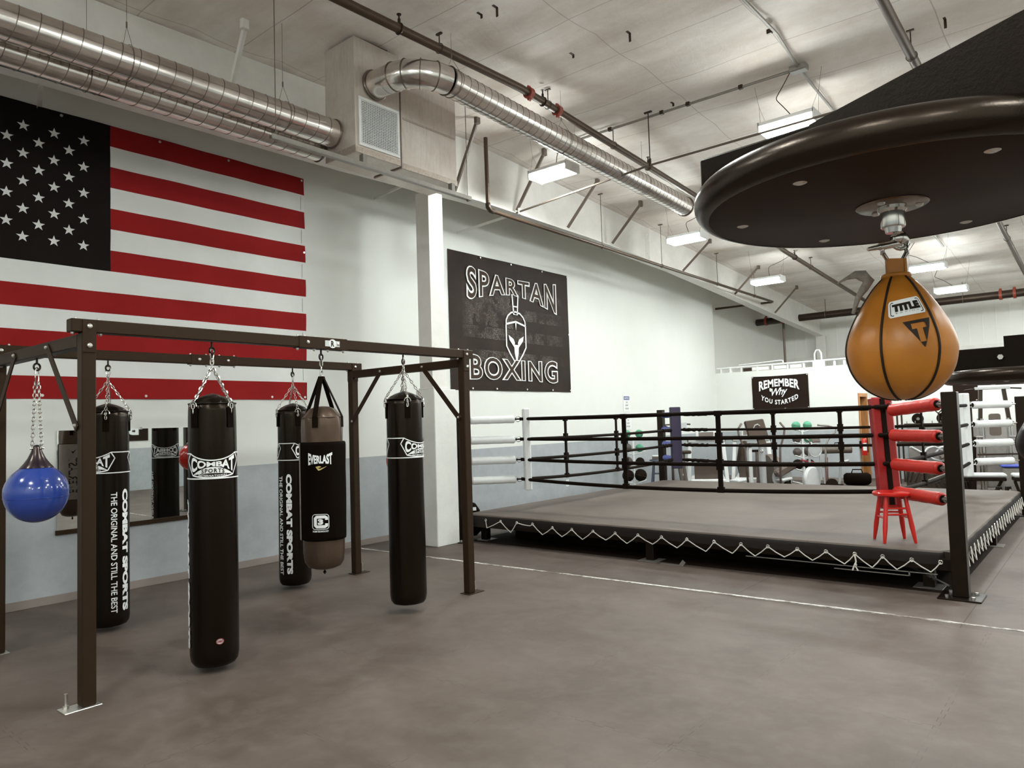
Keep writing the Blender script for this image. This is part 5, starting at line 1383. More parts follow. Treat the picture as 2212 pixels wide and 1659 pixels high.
    def grid(poly_w, poly_h, rad_):
        # rounded label as strips so it follows the leather
        pts = rr(poly_w, poly_h, rad_, 5); n = 24
        top = []; bot = []
        for i in range(n+1):
            x = lerp(-poly_w, poly_w, i/n); q = poly_w-abs(x); h = poly_h if q > rad_ else poly_h-rad_+math.sqrt(max(0, rad_**2-(rad_-q)**2)); top.append((x, h)); bot.append((x, -h))
        return top, bot
    tp, bt = grid(0.034, 0.0145, 0.004)
    def sh(p, dx, dz): return [(x+dx, z+dz) for x, z in p]
    for k in range(4):
        A = [(x+xc, lerp(b_[1], t_[1], k/4)+zc_) for (x, b_), (t_) in zip([(p[0], p) for p in bt], tp)]
        B = [(x+xc, lerp(b_[1], t_[1], (k+1)/4)+zc_) for (x, b_), (t_) in zip([(p[0], p) for p in bt], tp)]
        mb.flat(band(B, A), onsb(0.0016, tl))
    lb = mb.build('label_patch', W0 if first else skin, b)
    mb = MB(); col_ = BLACKINK if first else WHITEINK
    if first: mb.flat(ribbon(sh(rr(0.0298, 0.0112, 0.003, 4), xc, zc_), 0.0014, True), onsb(0.0022, tl))
    mb.flat(warp(text2d('TITLE', 0.085, 3, 1.02), lambda x, y: (xc-0.0265+0.053*x, zc_-0.0055+0.0135*y)), onsb(0.0023, tl))
    mb.flat(warp(text2d('BOXING', 0.0, 2, 2.0), lambda x, y: (xc-0.021+0.042*x, zc_-0.0088+0.0017*y)), onsb(0.0023, tl)); mb.build('label_lettering', col_, lb)
    if first:
        mb = MB(); tx, tz = 0.036, 0.1215; tl2 = math.radians(8)
        k = 0.0235
        # solid triangle with a block T left open
        def tr(poly): mb.flat(fan([(tx+x*k, tz+z*k) for x, z in poly]), onsb(0.0015, tl2))
        def edge(z): return 1-(-z)/1.95  # half width of the triangle at depth z
        for s in (-1, 1):
            o = s
            tr([(s*edge(-0.0), 0.0), (s*edge(-0.22), -0.22), (s*0.50, -0.22), (s*0.50, 0.0)][::-s])
            tr([(s*edge(-0.22), -0.22), (s*edge(-0.60), -0.60), (s*0.50, -0.60), (s*0.50, -0.22)][::-s])
            tr([(s*edge(-0.60), -0.60), (s*edge(-1.55), -1.55), (s*0.20, -1.55), (s*0.20, -0.60)][::-s])
        tr([(-0.50, 0.0), (-0.50, -0.22), (0.50, -0.22), (0.50, 0.0)])
        tr([(-edge(-1.55), -1.55), (0, -1.95), (edge(-1.55), -1.55)])
        mb.build('triangle_logo', BLACKINK, b)
    return t
speed_board('round black speed bag board with chrome swivel, closest to the camera', 'tan-orange leather speed bag hanging from the closest round board', 7.129, 1.362, 1.85, (8.05, 0.93), TAN, math.radians(0))
speed_board('second black speed bag board cut by the right edge beyond the tan bag', 'black leather speed bag at the right edge with white lettering', 7.157, 3.606, 1.597, (8.05, 3.45), BLACKLEATHER, math.radians(-50), first=False)
# ---------------------------------------------------------------- banner and pipes on the far partition
def rd(x, z): return -0.012-0.006*math.sin(5*x+2*z)-0.004*math.sin(11*z-4*x)-0.003*math.sin(23*x+3*z)
RXa, RXb, RZa, RZb = 0.89, 2.165, 1.605, 2.365
t = thing('wall_banner', 'small black banner reading REMEMBER Why YOU STARTED on the far white partition', 'banner', (1.53, YP-0.01, RZa))
off = (1.53, YP-0.01, RZa)
mb = MB(); nx, nz = 44, 26
for j in range(nz+1):
    for i in range(nx+1): x, z = lerp(RXa, RXb, i/nx), lerp(RZa, RZb, j/nz); mb.v.append(V(x, YP+rd(x, z), z-0.012*math.sin(PI*i/nx)))
for j in range(nz):
    for i in range(nx): a = j*(nx+1)+i; mb.f.append((a, a+1, a+nx+2, a+nx+1)); mb.mi.append(0)
mb.build('banner_cloth', BANNERBLACK, t, off, smooth=True)
onr = lambda x, z: V(x, YP-0.031, z)
mb = MB(); uu = lambda x: 2*x-1
mb.flat(warp(text2d('REMEMBER', 0.035, 3, 1.05), lambda x, y: (1.515+0.455*uu(x), lerp(2.115-0.10*uu(x)**2, 2.285-0.045*uu(x)**2, y))), onr)
mb.build('bold_lettering', WHITEINK, t, off)
mb = MB(); mb.flat(warp(text2d('Why', 0.012, 4, 0.9, 0.35), lambda x, y: (1.345+0.36*x, 1.85+0.215*y+0.03*x)), onr)
mb.build('script_lettering', WHITEINK, t, off)
mb = MB(); mb.flat(warp(text2d('YOU STARTED', 0.03, 3, 1.2), lambda x, y: (1.515+0.43*uu(x)*(1-0.05*y), 1.70+0.13*uu(x)**2+0.105*y)), onr); mb.build('curved_lettering', WHITEINK, t, off)
for x, z in ((RXa+0.02, RZa+0.02), (RXb-0.02, RZa+0.02), (RXa+0.02, RZb-0.02), (RXb-0.02, RZb-0.02)):
    mb = MB(); mb.cyl((x, YP-0.006, z), (x, YP-0.024, z), 0.014, 10); mb.build('grommet_screw', ZINC, t, off)

t = thing('white_pipe_run', 'white plumbing pipes lying along the top of the far partition', 'pipes', (1.5, YP+0.07, PT))
off = (1.5, YP+0.07, PT)
mb = MB(); mb.tube([(0.02, YP+0.05, PT+0.115), (2.95, YP+0.05, PT+0.135)], 0.02, 8); mb.build('pipe', WHITEPAINT, t, off)
mb = MB(); mb.tube([(0.55, YP+0.12, PT+0.17), (1.55, YP+0.12, PT+0.21), (1.58, YP+0.12, PT+0.20), (1.6, YP+0.12, PT+0.10)], 0.014, 8); mb.build('pipe', WHITEPAINT, t, off)
mb = MB(); mb.tube([(2.30, YP+0.08, PT+0.06), (2.30, YP+0.08, PT+0.30), (2.34, YP+0.08, PT+0.37), (2.40, YP+0.08, PT+0.37), (2.44, YP+0.08, PT+0.30), (2.45, YP+0.08, PT+0.06)], 0.018, 8); mb.build('pipe_loop', WHITEPAINT, t, off, smooth=True)
mb = MB(); mb.box(2.26, 2.5, YP+0.03, YP+0.13, PT+0.001, PT+0.15, 0.005); mb.build('valve_box', WHITEPAINT, t, off)
for x in (0.12, 0.35, 0.62, 1.0, 1.35, 1.7, 2.05, 2.7, 2.9):
    mb = MB(); mb.box(x, x+0.035, YP+0.02, YP+0.10, PT+0.001, PT+0.10, 0.003); mb.build('support_block', WHITEPAINT, t, off)
for x0, x1 in ((0.68, 1.28), (1.40, 1.68), (1.76, 2.02)):
    mb = MB(); mb.box(x0, x1, YP+0.05, YP+0.12, PT+0.012, PT+0.09, 0.003); mb.build('cable_tray', OFFWHITE, t, off)
t = thing('dark_box', 'small dark box on top of the far partition near the corner', 'box', (0.78, YP+0.07, PT))
mb = MB(); mb.box(-0.10, 0.10, -0.05, -0.01, 0, 0.075, 0.004); mb.build('box', DARKPLASTIC, t)
mb = MB(); mb.box(-0.105, 0.105, -0.055, -0.005, 0.0755, 0.085, 0.003); mb.build('lid', DARKPLASTIC, t)

# fire extinguisher by the doorway
t = thing('fire_extinguisher', 'red fire extinguisher hung beside the wooden doorway', 'fire extinguisher', (3.235, 16.60, 0.56))
mb = MB(); mb.lathe([(0.05, 0), (0.055, 0.01), (0.055, 0.30), (0.045, 0.335), (0.02, 0.36), (0.001, 0.365)], 20); mb.build('cylinder_body', REDPAINT, t, smooth=40)
mb = MB(); mb.lathe([(0.0556, 0.10), (0.0556, 0.26)], 12, a0=-1.9, a1=-0.4); mb.build('label_sheet', WHITEPAINT, t)
mb = MB(); mb.cyl((0, 0, 0.36), (0, 0, 0.41), 0.014, 8); mb.bar((0, 0, 0.41), (0.09, -0.03, 0.43), 0.015, 0.012); mb.build('valve', BLACKSTEEL, t)
mb = MB(); mb.tube([(0.02, -0.03, 0.40), (0.07, -0.04, 0.36), (0.068, -0.02, 0.2), (0.066, -0.01, 0.06)], 0.008, 6); mb.build('hose', RUBBER, t)
mb = MB(); mb.box(-0.095, -0.04, -0.02, 0.02, 0.14, 0.30, 0.003); mb.build('wall_bracket', BLACKSTEEL, t)

# black banner far right
t = thing('wall_banner', 'plain black banner on the right far wall beyond the white rear corner', 'banner', (5.0, 17.48, 1.62))
mb = MB(); mb.box(-0.22, 0.22, 0.0, 0.012, 0, 0.40, 0.002); mb.build('banner_cloth', BANNERBLACK, t)
for x, z in ((-0.19, 0.37), (0.19, 0.37), (-0.19, 0.03), (0.19, 0.03)):
    mb = MB(); mb.cyl((x, 0.0, z), (x, -0.008, z), 0.014, 10); mb.build('grommet_screw', ZINC, t)
t = thing('wall_pad', 'grey wall padding along the far right wall behind the tower machine', 'wall padding', (6.0, 17.46, 0.0))
mb = MB()
for i in range(6): mb.box(-2.1+0.7*i, -1.405+0.7*i, -0.03, 0.03, 0.02, 1.16, 0.01)
mb.build('pads', M('dull_grey_vinyl', '8b8683', 0.5, 0, 0.1, 4, bump=0.2, bscale=6), t)

# ---------------------------------------------------------------- exercise gear beyond the ring
rgF = Vector((rgt.x, rgt.y, 0)).normalized(); bkF = V(-rgF.y, rgF.x, 0)
def ball_rack(label, x, y, h, yaw):
    t = thing('ball_rack', label, 'ball rack', (x, y, 0), yaw)
    mb = MB(); mb.box(-0.018, 0.018, -0.018, 0.018, 0.0, h, 0.003); mb.build('upright', WHITEPAINT, t)
    for z in [h-0.02-0.265*i for i in range(int((h-0.1)/0.265)+1)]:
        for s in (-1, 1):
            mb = MB(); mb.tube([(0, 0, z-0.045), (s*0.09, -0.10, z-0.005), (s*0.20, -0.11, z+0.03)], 0.009, 6); mb.build('prong', WHITEPAINT, t)
            mb = MB(); mb.tube([(0, 0.0, z-0.045), (s*0.09, 0.09, z-0.005), (s*0.20, 0.10, z+0.03)], 0.009, 6); mb.build('prong', WHITEPAINT, t)
    for a in (0.6, 2.5, 3.8, 5.6):
        mb = MB(); mb.bar((0, 0, 0.02), (0.26*math.cos(a), 0.26*math.sin(a), 0.012), 0.035, 0.02); mb.build('foot', WHITEPAINT, t)
    return t
def ball(label, x, y, z, r, mat, grp):
    t = thing('medicine_ball', label, 'ball', (x, y, z-r), group=grp)
    mb = MB(); mb.sphere((0, 0, r), r, 24); mb.build('shell', mat, t, smooth=True)
    mb = MB(); mb.torus((0, 0, r), r, 0.003, (0.2, 0.1, 1), 28, 4); mb.build('seam', DARKPLASTIC, t)
def racked(xr, yr, h, spec, where, grp):
    for (s, lev, mat, col, r) in spec:
        z = h-0.02-0.265*lev+0.03+r*0.72
        p = V(xr, yr, 0)+rgF*(s*0.115)
        side = 'left' if s < 0 else 'right'; lv = ('top', 'second', 'third', 'fourth', 'lowest')[lev]
        ball('%s medicine ball, %s prong of the %s tier, %s' % (col, side, lv, where), p.x, p.y, z, r, mat, grp)
ya_ = math.atan2(rgF.y, rgF.x)
ball_rack('white tree rack of medicine balls by the left wall beside the blue corner', 0.46, 11.80, 1.14, ya_)
racked(0.46, 11.80, 1.14, ((-1, 0, GREEN, 'green', 0.075), (1, 0, GREEN, 'green', 0.075), (-1, 1, GREYBALL, 'grey', 0.085), (1, 1, GREEN, 'green', 0.075), (-1, 2, GREYBALL, 'grey', 0.095), (1, 2, RUBBER, 'black', 0.085), (-1, 3, RUBBER, 'black', 0.11), (1, 3, RUBBER, 'black', 0.115)), 'rack beside the blue corner', 'balls on the rack beside the blue corner')
ball_rack('white tree rack of medicine balls standing before the far partition', 2.48, 15.0, 1.17, ya_)
racked(2.48, 15.0, 1.17, ((-1, 0, GREEN, 'green', 0.085), (1, 0, GREEN, 'green', 0.085), (-1, 1, GREYBALL, 'grey', 0.085), (1, 1, GREEN, 'green', 0.08), (-1, 2, GREYBALL, 'dark grey', 0.085), (1, 2, GREYBALL, 'dark grey', 0.095), (-1, 3, RUBBER, 'black', 0.105), (1, 3, RUBBER, 'black', 0.105)), 'rack before the far partition', 'balls on the rack before the far partition')

# grey-blue bar stool and a bike behind the blue corner
stool('tall grey-blue bar stool standing behind the blue corner of the ring', 0.30, 13.0, 0.0, 0.66, 0.165, M('grey_blue_paint', '4c5464', 0.45, 0, 0.08, 8), 0.4, 'bar_stool')
t = thing('binder', 'white-topped box file lying on the tall grey-blue bar stool', 'box file', (0.30, 13.0, 0.662), 0.5)
mb = MB(); mb.box(-0.11, 0.09, -0.08, 0.08, 0, 0.055, 0.004); mb.build('box', BROWNGREY, t)
mb = MB(); mb.box(-0.10, 0.11, -0.075, 0.085, 0.056, 0.078, 0.003); mb.build('papers', WHITEPAINT, t)
t = thing('exercise_bike', 'brown upright exercise bike with looped handlebar by the left wall behind the bar stool', 'exercise bike', (0.45, 13.75, 0), ya_)
mb = MB(); mb.bar((-0.24, 0, 0.03), (0.24, 0, 0.03), 0.07, 0.06); mb.build('base', BROWNGREY, t)
mb = MB(); mb.tube([(-0.20, 0, 0.05), (-0.20, 0, 0.9), (-0.19, 0, 1.06), (-0.12, 0, 1.14), (-0.04, 0, 1.12)], 0.028, 10); mb.build('stem', BROWNGREY, t, smooth=True)
mb = MB(); mb.tube([(-0.04, -0.2, 1.16), (-0.30, -0.2, 1.28), (-0.36, -0.18, 1.31), (-0.33, -0.1, 1.335), (0.0, 0, 1.34), (0.2, 0, 1.33)], 0.016, 8); mb.build('handlebar', DARKPLASTIC, t, smooth=True)
mb = MB(); mb.obox((0.0, -0.02, 1.29), (1, 0, 0.1), (0, 1, 0), (0.24, 0.06, 0.17), 0.01); mb.build('console', LIGHTGREY, t)
mb = MB(); mb.box(0.02, 0.06, -0.02, 0.02, 0.05, 0.72); mb.build('seat_post', BROWNGREY, t)
mb = MB(); mb.obox((0.05, 0, 0.76), (1, 0, 0), (0, 1, 0), (0.26, 0.18, 0.07), 0.02); mb.build('saddle', DARKPLASTIC, t)

# treadmills
def treadmill(label, x, y, yaw, screen):
    t = thing('treadmill', label, 'treadmill', (x, y, 0), yaw)
    mb = MB(); mb.box(-0.36, 0.36, -0.1, 1.35, 0.03, 0.17, 0.02); mb.build('deck', WHITEPAINT, t)
    mb = MB(); mb.box(-0.25, 0.25, 0.1, 1.33, 0.171, 0.178); mb.build('belt', RUBBER, t)
    for s in (-1, 1):
        mb = MB(); mb.bar((s*0.40, 0.0, 0.02), (s*0.33, 0.12, 0.98), 0.075, 0.10, (0, 1, 0), 0.008); mb.build('upright', WHITEPAINT, t)
        mb = MB(); mb.tube([(s*0.36, 0.1, 0.96), (s*0.37, 0.3, 0.97), (s*0.36, 0.55, 0.93)], 0.03, 8); mb.build('handrail', BROWNGREY, t, smooth=True)
    mb = MB(); mb.box(-0.37, 0.37, 0.02, 0.14, 0.94, 0.99, 0.01); mb.build('crossbar', LIGHTGREY, t)
    mb = MB(); mb.obox((0, 0.05, 1.09), (1, 0, 0), (0, 0.35, 0.94), (0.44 if screen else 0.36, 0.24, 0.06), 0.012); con = mb.build('console', LIGHTGREY, t)
    mb = MB(); mb.obox((0, 0.018, 1.11), (1, 0, 0), (0, 0.35, 0.94), (0.30, 0.09, 0.006), 0.002); mb.build('screen_back', BROWNGREY, con)
    mb = MB(); mb.obox((-0.02, 0.0, 0.30), (1, 0, 0), (0, -0.3, 0.95), (0.50, 0.36, 0.03), 0.01); mb.build('motor_cover', BROWNGREY, t)
    return t
treadmill('white treadmill seen from its front beside the blue corner', 0.72, 14.35, ya_-0.25, True)
treadmill('grey and white treadmill behind the front rope spacer, next along the row', 1.42, 15.0, ya_-0.35, False)
t = thing('leaning_panel', 'brown panel leaning behind the blue corner with a pale sticker', 'panel', (0.62, 14.2, 0), ya_+0.2)
mb = MB(); mb.obox((-0.38, 0, 0.27), (1, 0, 0.06), (0, 1, -0.2), (0.16, 0.05, 0.55), 0.006); mb.build('board', BROWNGREY, t)
mb = MB(); mb.obox((-0.38, -0.032, 0.29), (1, 0, 0.06), (0, 0.2, 1), (0.05, 0.04, 0.004), 0.001); mb.build('sticker', WHITEPAINT, t)
t = thing('upright_bench', 'dark padded upright backrest machine behind the first treadmill', 'bench', (1.05, 15.45, 0), ya_)
mb = MB(); mb.tube([(0.0, 0, 0.1), (-0.06, 0, 0.45), (0.0, 0, 0.80), (0.06, 0, 0.92)], 0.09, 10, taper=[0.08, 0.10, 0.09, 0.04]); mb.build('back_pad', DARKPLASTIC, t, smooth=True)
mb = MB(); mb.box(-0.2, 0.2, -0.1, 0.1, 0.0, 0.1, 0.01); mb.build('base', BLACKSTEEL, t)

# exercise ball and saddle bike
t = thing('exercise_ball', 'cream exercise ball on the floor behind the elliptical trainer', 'ball', (1.95, 14.9, 0))
mb = MB(); mb.sphere((0, 0, 0.27), 0.27, 32); mb.build('shell', CREAM, t, smooth=True)
mb = MB(); mb.torus((0, 0, 0.27), 0.27, 0.003, (0.9, 0.3, 0.3), 40, 4); mb.build('seam', LIGHTGREY, t)
t = thing('spin_bike', 'dark saddled spin bike between the treadmill and the elliptical trainer', 'exercise bike', (1.70, 14.35, 0), ya_)
mb = MB(); mb.box(-0.30, 0.30, -0.03, 0.03, 0.0, 0.05, 0.01); mb.build('base', DARKPLASTIC, t)
mb = MB(); mb.bar((-0.05, 0, 0.05), (-0.05, 0, 0.84), 0.06, 0.06); mb.build('seat_post', WHITEPAINT, t)
mb = MB(); mb.obox((-0.10, 0, 0.88), (1, 0, 0), (0, 1, 0), (0.30, 0.18, 0.07), 0.025); mb.build('saddle', RUBBER, t)
mb = MB(); mb.bar((0.10, 0, 0.05), (0.10, 0, 0.74), 0.07, 0.07); mb.build('stem', BROWNGREY, t)
mb = MB(); mb.tube([(-0.02, 0, 0.76), (0.24, 0, 0.76)], 0.026, 8); mb.build('handlebar', RUBBER, t)
t = thing('kettlebell', 'black kettlebell on the floor right of the silver mast', 'kettlebell', (2.40, 14.2, 0))
mb = MB(); mb.sphere((0, 0, 0.10), 0.10, 20); mb.build('bell', RUBBER, t, smooth=True)
mb = MB(); mb.tube([(-0.07, 0, 0.16), (-0.075, 0, 0.24), (0, 0, 0.285), (0.075, 0, 0.24), (0.07, 0, 0.16)], 0.018, 8); mb.build('handle', RUBBER, t, smooth=True)

# elliptical trainer
t = thing('elliptical_trainer', 'elliptical trainer with silver mast and big dark console', 'elliptical trainer', (2.22, 13.5, 0), ya_)
mb = MB(); mb.cyl((0, 0, 0.04), (0, 0, 0.93), 0.062, 20); mb.build('mast', SILVER, t, smooth=40)
mb = MB(); mb.cyl((-0.03, -0.06, 0.80), (-0.03, -0.07, 0.80), 0.03, 14); mb.torus((-0.03, -0.072, 0.80), 0.026, 0.006, (0, 1, 0), 16, 5); mb.build('lock_knob', CHROME, t)
mb = MB(); mb.obox((-0.10, -0.02, 1.22), (1, 0, 0.10), (-0.28, 0.42, 0.90), (0.37, 0.36, 0.07), 0.02); con = mb.build('console', DARKPLASTIC, t)
mb = MB(); mb.obox((-0.02, -0.02, 1.02), (1, 0, 0.1), (-0.35, 0.4, 0.9), (0.15, 0.24, 0.06), 0.015); mb.build('console_neck', DARKPLASTIC, t)
mb = MB(); mb.tube([(-0.16, -0.06, 1.23), (-0.13, -0.065, 1.29), (-0.08, -0.068, 1.305), (-0.04, -0.065, 1.275)], 0.012, 8); mb.build('console_badge', SILVER, con)
mb = MB(); mb.box(-0.20, 0.20, -0.05, 0.05, 0.90, 0.95, 0.01); mb.build('hand_grip', DARKPLASTIC, t)
for s in (-1, 1):
    mb = MB(); mb.tube([(s*0.30, -0.05, 0.14), (s*0.33, -0.04, 0.85), (s*0.42, -0.02, 1.08), (s*0.44, -0.02, 1.22), (s*0.36, 0, 1.33)], 0.021, 8); mb.build('swing_arm', BROWNGREY, t, smooth=True)
    mb = MB(); mb.cyl((s*0.22, -0.08, 0.13), (s*0.36, -0.08, 0.13), 0.055, 12); mb.build('arm_pivot', BROWNGREY, t)
    mb = MB(); mb.obox((s*0.42+0.05, 0.30, 0.24), (1, 0.2, 0.15), (0, 1, 0), (0.22, 0.36, 0.05), 0.015); mb.build('pedal', LIGHTGREY, t)
mb = MB(); mb.lathe([(0.001, -0.10), (0.32, -0.09), (0.34, -0.05), (0.34, 0.05), (0.32, 0.09), (0.001, 0.10)], 36, (0.42, 0.75, 0.36), axis=(0.9, 0.1, 0)); mb.build('wheel_housing', BROWNGREY, t, smooth=40)
mb = MB(); mb.lathe([(0.001, 0.0), (0.20, 0.0), (0.20, 0.02), (0.001, 0.03)], 28, (0.50, 0.40, 0.26), axis=(0.1, -1, 0)); mb.build('wheel_disc', LIGHTGREY, t, smooth=40)
mb = MB(); mb.obox((0.52, 0.30, 0.42), (1, 0, 0.55), (0, 1, 0), (0.40, 0.2, 0.14), 0.03); mb.build('rail_cover', BROWNGREY, t)

# fan bike
t = thing('fan_bike', 'fan bike with pale wheel, red frame and tall curved handlebars', 'exercise bike', (3.05, 13.9, 0), ya_)
mb = MB(); mb.lathe([(0.001, -0.05), (0.22, -0.045), (0.24, -0.02), (0.24, 0.02), (0.22, 0.045), (0.001, 0.05)], 36, (-0.08, 0, 0.26), axis=(0.55, -0.8, 0)); mb.build('wheel', LIGHTGREY, t, smooth=40)
mb = MB(); mb.torus((-0.08, 0, 0.26), 0.235, 0.018, (0.55, -0.8, 0), 36, 6); mb.build('wheel_rim', SILVER, t, smooth=True)
mb = MB(); mb.torus((0.0, -0.03, 0.80), 0.125, 0.014, (0.15, -1, 0), 30, 6); mb.lathe([(0.001, 0), (0.12, 0.0), (0.12, 0.01), (0.001, 0.012)], 30, (0.0, -0.02, 0.80), axis=(0.15, -1, 0)); mb.build('fan_cage', SILVER, t, smooth=40)
for s in (-1, 1):
    mb = MB(); mb.tube([(s*0.10, 0, 0.25), (s*0.10, 0, 0.78)], 0.022, 8); mb.build('fork', SILVER, t)
mb = MB(); mb.tube([(0.20, 0, 0.10), (0.21, 0, 0.55), (0.20, 0, 0.84), (0.26, 0, 0.98), (0.40, 0, 1.12), (0.42, 0, 1.19), (0.30, 0.02, 1.24), (0.10, 0.05, 1.26)], 0.018, 8); mb.build('handlebar', GREYSTEEL, t, smooth=True)
mb = MB(); mb.tube([(-0.03, 0, 0.84), (-0.10, 0, 0.98), (-0.24, 0, 1.08)], 0.016, 8); mb.build('handlebar', GREYSTEEL, t, smooth=True)
mb = MB(); mb.tube([(0.21, 0.02, 0.06), (0.22, 0.02, 0.66)], 0.027, 8); mb.tube([(0.22, 0.02, 0.5), (-0.22, 0.1, 0.62)], 0.02, 8); mb.build('frame', M('dark_red_paint', '7c1c22', 0.35, 0, 0.1, 8), t)
mb = MB(); mb.obox((0.02, -0.03, 1.0), (1, 0, 0), (0, 0.3, 0.95), (0.16, 0.12, 0.03), 0.01); mb.build('meter', BROWNGREY, t)
mb = MB(); mb.box(-0.05, 0.38, -0.03, 0.03, 0.0, 0.05, 0.01); mb.lathe([(0.001, -0.03), (0.11, -0.03), (0.11, 0.03), (0.001, 0.03)], 20, (0.28, -0.02, 0.16), axis=(0.2, -1, 0)); mb.build('crank_case', RUBBER, t)

# roller machine, floor bag, silver bar
t = thing('roller_machine', 'low machine with a long dark brown roller pad left of the wooden doorway', 'exercise machine', (2.98, 15.4, 0), 0.15)
mb = MB(); mb.lathe([(0.05, 0), (0.068, 0.01), (0.068, 0.60), (0.05, 0.615)], 18, (-0.30, 0.0, 0.72), axis=(1, 0, 0.02)); mb.build('roller_pad', M('worn_brown_vinyl', '51453c', 0.5, 0, 0.25, 14), t, smooth=40)
for x in (-0.22, 0.05):
    mb = MB(); mb.tube([(x, 0, 0.05), (x+0.03, 0, 0.35), (x+0.05, 0, 0.70)], 0.022, 8); mb.build('upright', SILVER, t)
mb = MB(); mb.tube([(-0.25, -0.05, 0.40), (0.25, 0.0, 0.52)], 0.03, 8); mb.build('arm', SILVER, t)
mb = MB(); mb.tube([(0.0, 0, 0.80), (0.0, 0, 0.87), (0.14, 0, 0.88), (0.15, 0, 0.80)], 0.01, 6); mb.build('handle', RUBBER, t)
mb = MB(); mb.box(-0.32, 0.12, -0.06, 0.06, 0.0, 0.05, 0.01); mb.build('base', RUBBER, t)
t = thing('sports_bag', 'black sports bag lying on the floor in front of the wooden doorway', 'bag', (3.28, 15.75, 0), 0.3)
mb = MB(); mb.lathe([(0.001, -0.26), (0.08, -0.25), (0.12, -0.20), (0.13, 0.0), (0.12, 0.20), (0.08, 0.25), (0.001, 0.26)], 16, (0, 0, 0.13), axis=(1, 0, 0), fn=lambda a, z, r: r*(1+0.08*math.sin(3*a+9*z))); mb.build('bag_body', NEOPRENE, t, smooth=True)
mb = MB(); mb.tube([(-0.10, 0, 0.25), (-0.08, 0, 0.32), (0.08, 0, 0.32), (0.10, 0, 0.25)], 0.012, 6); mb.build('carry_strap', WEBBING, t)

# steel rack, domes, tyre and its silver hoops
t = thing('steel_rack', 'dark steel storage rack behind the red corner tubes', 'rack', (4.55, 16.6, 0))
for x in (-0.62, 0.62):
    for y in (-0.2, 0.2):
        mb = MB(); mb.box(x-0.015, x+0.015, y-0.015, y+0.015, 0, 1.56); mb.build('upright', DARKPLASTIC, t)
for z in (0.84, 1.19, 1.53):
    mb = MB(); mb.box(-0.64, 0.64, -0.22, 0.22, z-0.03, z, 0.003); mb.build('shelf', DARKPLASTIC, t)
mb = MB(); mb.bar((0.12, -0.2, 1.2), (0.12, -0.2, 1.42), 0.02, 0.02); mb.bar((0.12, -0.2, 1.40), (0.03, -0.2, 1.50), 0.02, 0.02); mb.bar((0.12, -0.2, 1.40), (0.21, -0.2, 1.50), 0.02, 0.02); mb.build('y_brace', DARKPLASTIC, t)
def plate_dome(x, label):
    t = thing('weight_plate', label, 'weight plate', (x, 16.52, 1.192), 0, 'dark round plates on the steel rack')
    mb = MB(); mb.lathe([(0.02, -0.02), (0.105, -0.02), (0.11, 0.0), (0.105, 0.02), (0.02, 0.02)], 28, (0, 0, 0.111), axis=(0.4, -1, 0)); mb.build('disc', RUBBER, t, smooth=40)
    mb = MB(); mb.cyl((-0.01, 0.03, 0.111), (0.012, -0.03, 0.111), 0.03, 14); mb.build('hub', GREYSTEEL, t)
plate_dome(4.28, 'dark round weight plate standing on the steel rack, nearer the red corner pad')
plate_dome(4.72, 'dark round weight plate standing on the steel rack, cut by the front ring post')
t = thing('bar_rack_tray', 'row of small dark clamps lying along the middle shelf of the steel rack', 'clamps', (4.3, 16.42, 1.192))
mb = MB(); mb.box(-0.25, 0.5, -0.03, 0.03, 0, 0.02, 0.004); mb.build('tray', DARKPLASTIC, t)
for i in range(5):
    mb = MB(); mb.torus((-0.2+0.15*i, 0, 0.045), 0.022, 0.006, (1, 0.3, 0), 12, 5); mb.build('clamp_ring', GREYSTEEL, t)
TYRE = M('lightened_tyre_rubber', '3d352f', 0.8, 0.0, 0.2, 12, bump=0.2, bscale=60, spec=0.2)  # base colour lightened so the dim tyre stands out
t = thing('tractor_tyre', 'big black tractor tyre lying on the floor behind the red corner', 'tyre', (4.80, 15.1, 0))
prof = [(0.22, 0.03), (0.34, 0.0), (0.43, 0.02), (0.47, 0.06), (0.47, 0.34), (0.43, 0.385), (0.34, 0.40), (0.22, 0.37)]
mb = MB(); mb.lathe(prof+[prof[0]], 60); mb.build('carcass', TYRE, t, smooth=40)
mb = MB()
for i in range(22):
    for s in (-1, 1):
        a = 2*PI*i/22+(0.07 if s > 0 else 0); zs_ = 0.2+s*0.09
        p = V(0.475*math.cos(a), 0.475*math.sin(a), 0.2); q = V(0.462*math.cos(a+0.20), 0.462*math.sin(a+0.20), 0.2+s*0.19)
        mb.bar(p, q, 0.05, 0.04, V(math.cos(a), math.sin(a), 0), 0.006)
mb.build('tread_blocks', TYRE, t)
t = thing('tyre_flip_machine', 'silver hooped frame rising over the tractor tyre', 'exercise machine', (4.85, 15.62, 0), ya_)
for k, x in enumerate((-0.10, 0.12)):
    mb = MB(); mb.tube([(x-0.30, 0, 0.62), (x-0.20, 0, 0.76), (x-0.08, 0, 0.79), (x+0.06, 0, 0.72), (x+0.16, 0, 0.58), (x+0.2, 0, 0.05)], 0.024, 8); mb.build('hoop', SILVER, t, smooth=True)
mb = MB(); mb.tube([(-0.62, 0, 0.80), (-0.2, 0, 0.55), (0.1, 0, 0.45)], 0.025, 8); mb.build('side_bar', SILVER, t)
mb = MB(); mb.tube([(-0.1, -0.05, 0.58), (0.45, -0.05, 0.68)], 0.04, 8); mb.build('pad', BROWNGREY, t)
mb = MB(); mb.box(-0.4, 0.5, -0.04, 0.04, 0.0, 0.05); mb.build('base', SILVER, t)
t = thing('push_bar', 'grey tube slanting up from the floor in front of the tractor tyre', 'bar', (4.95, 14.35, 0), ya_)
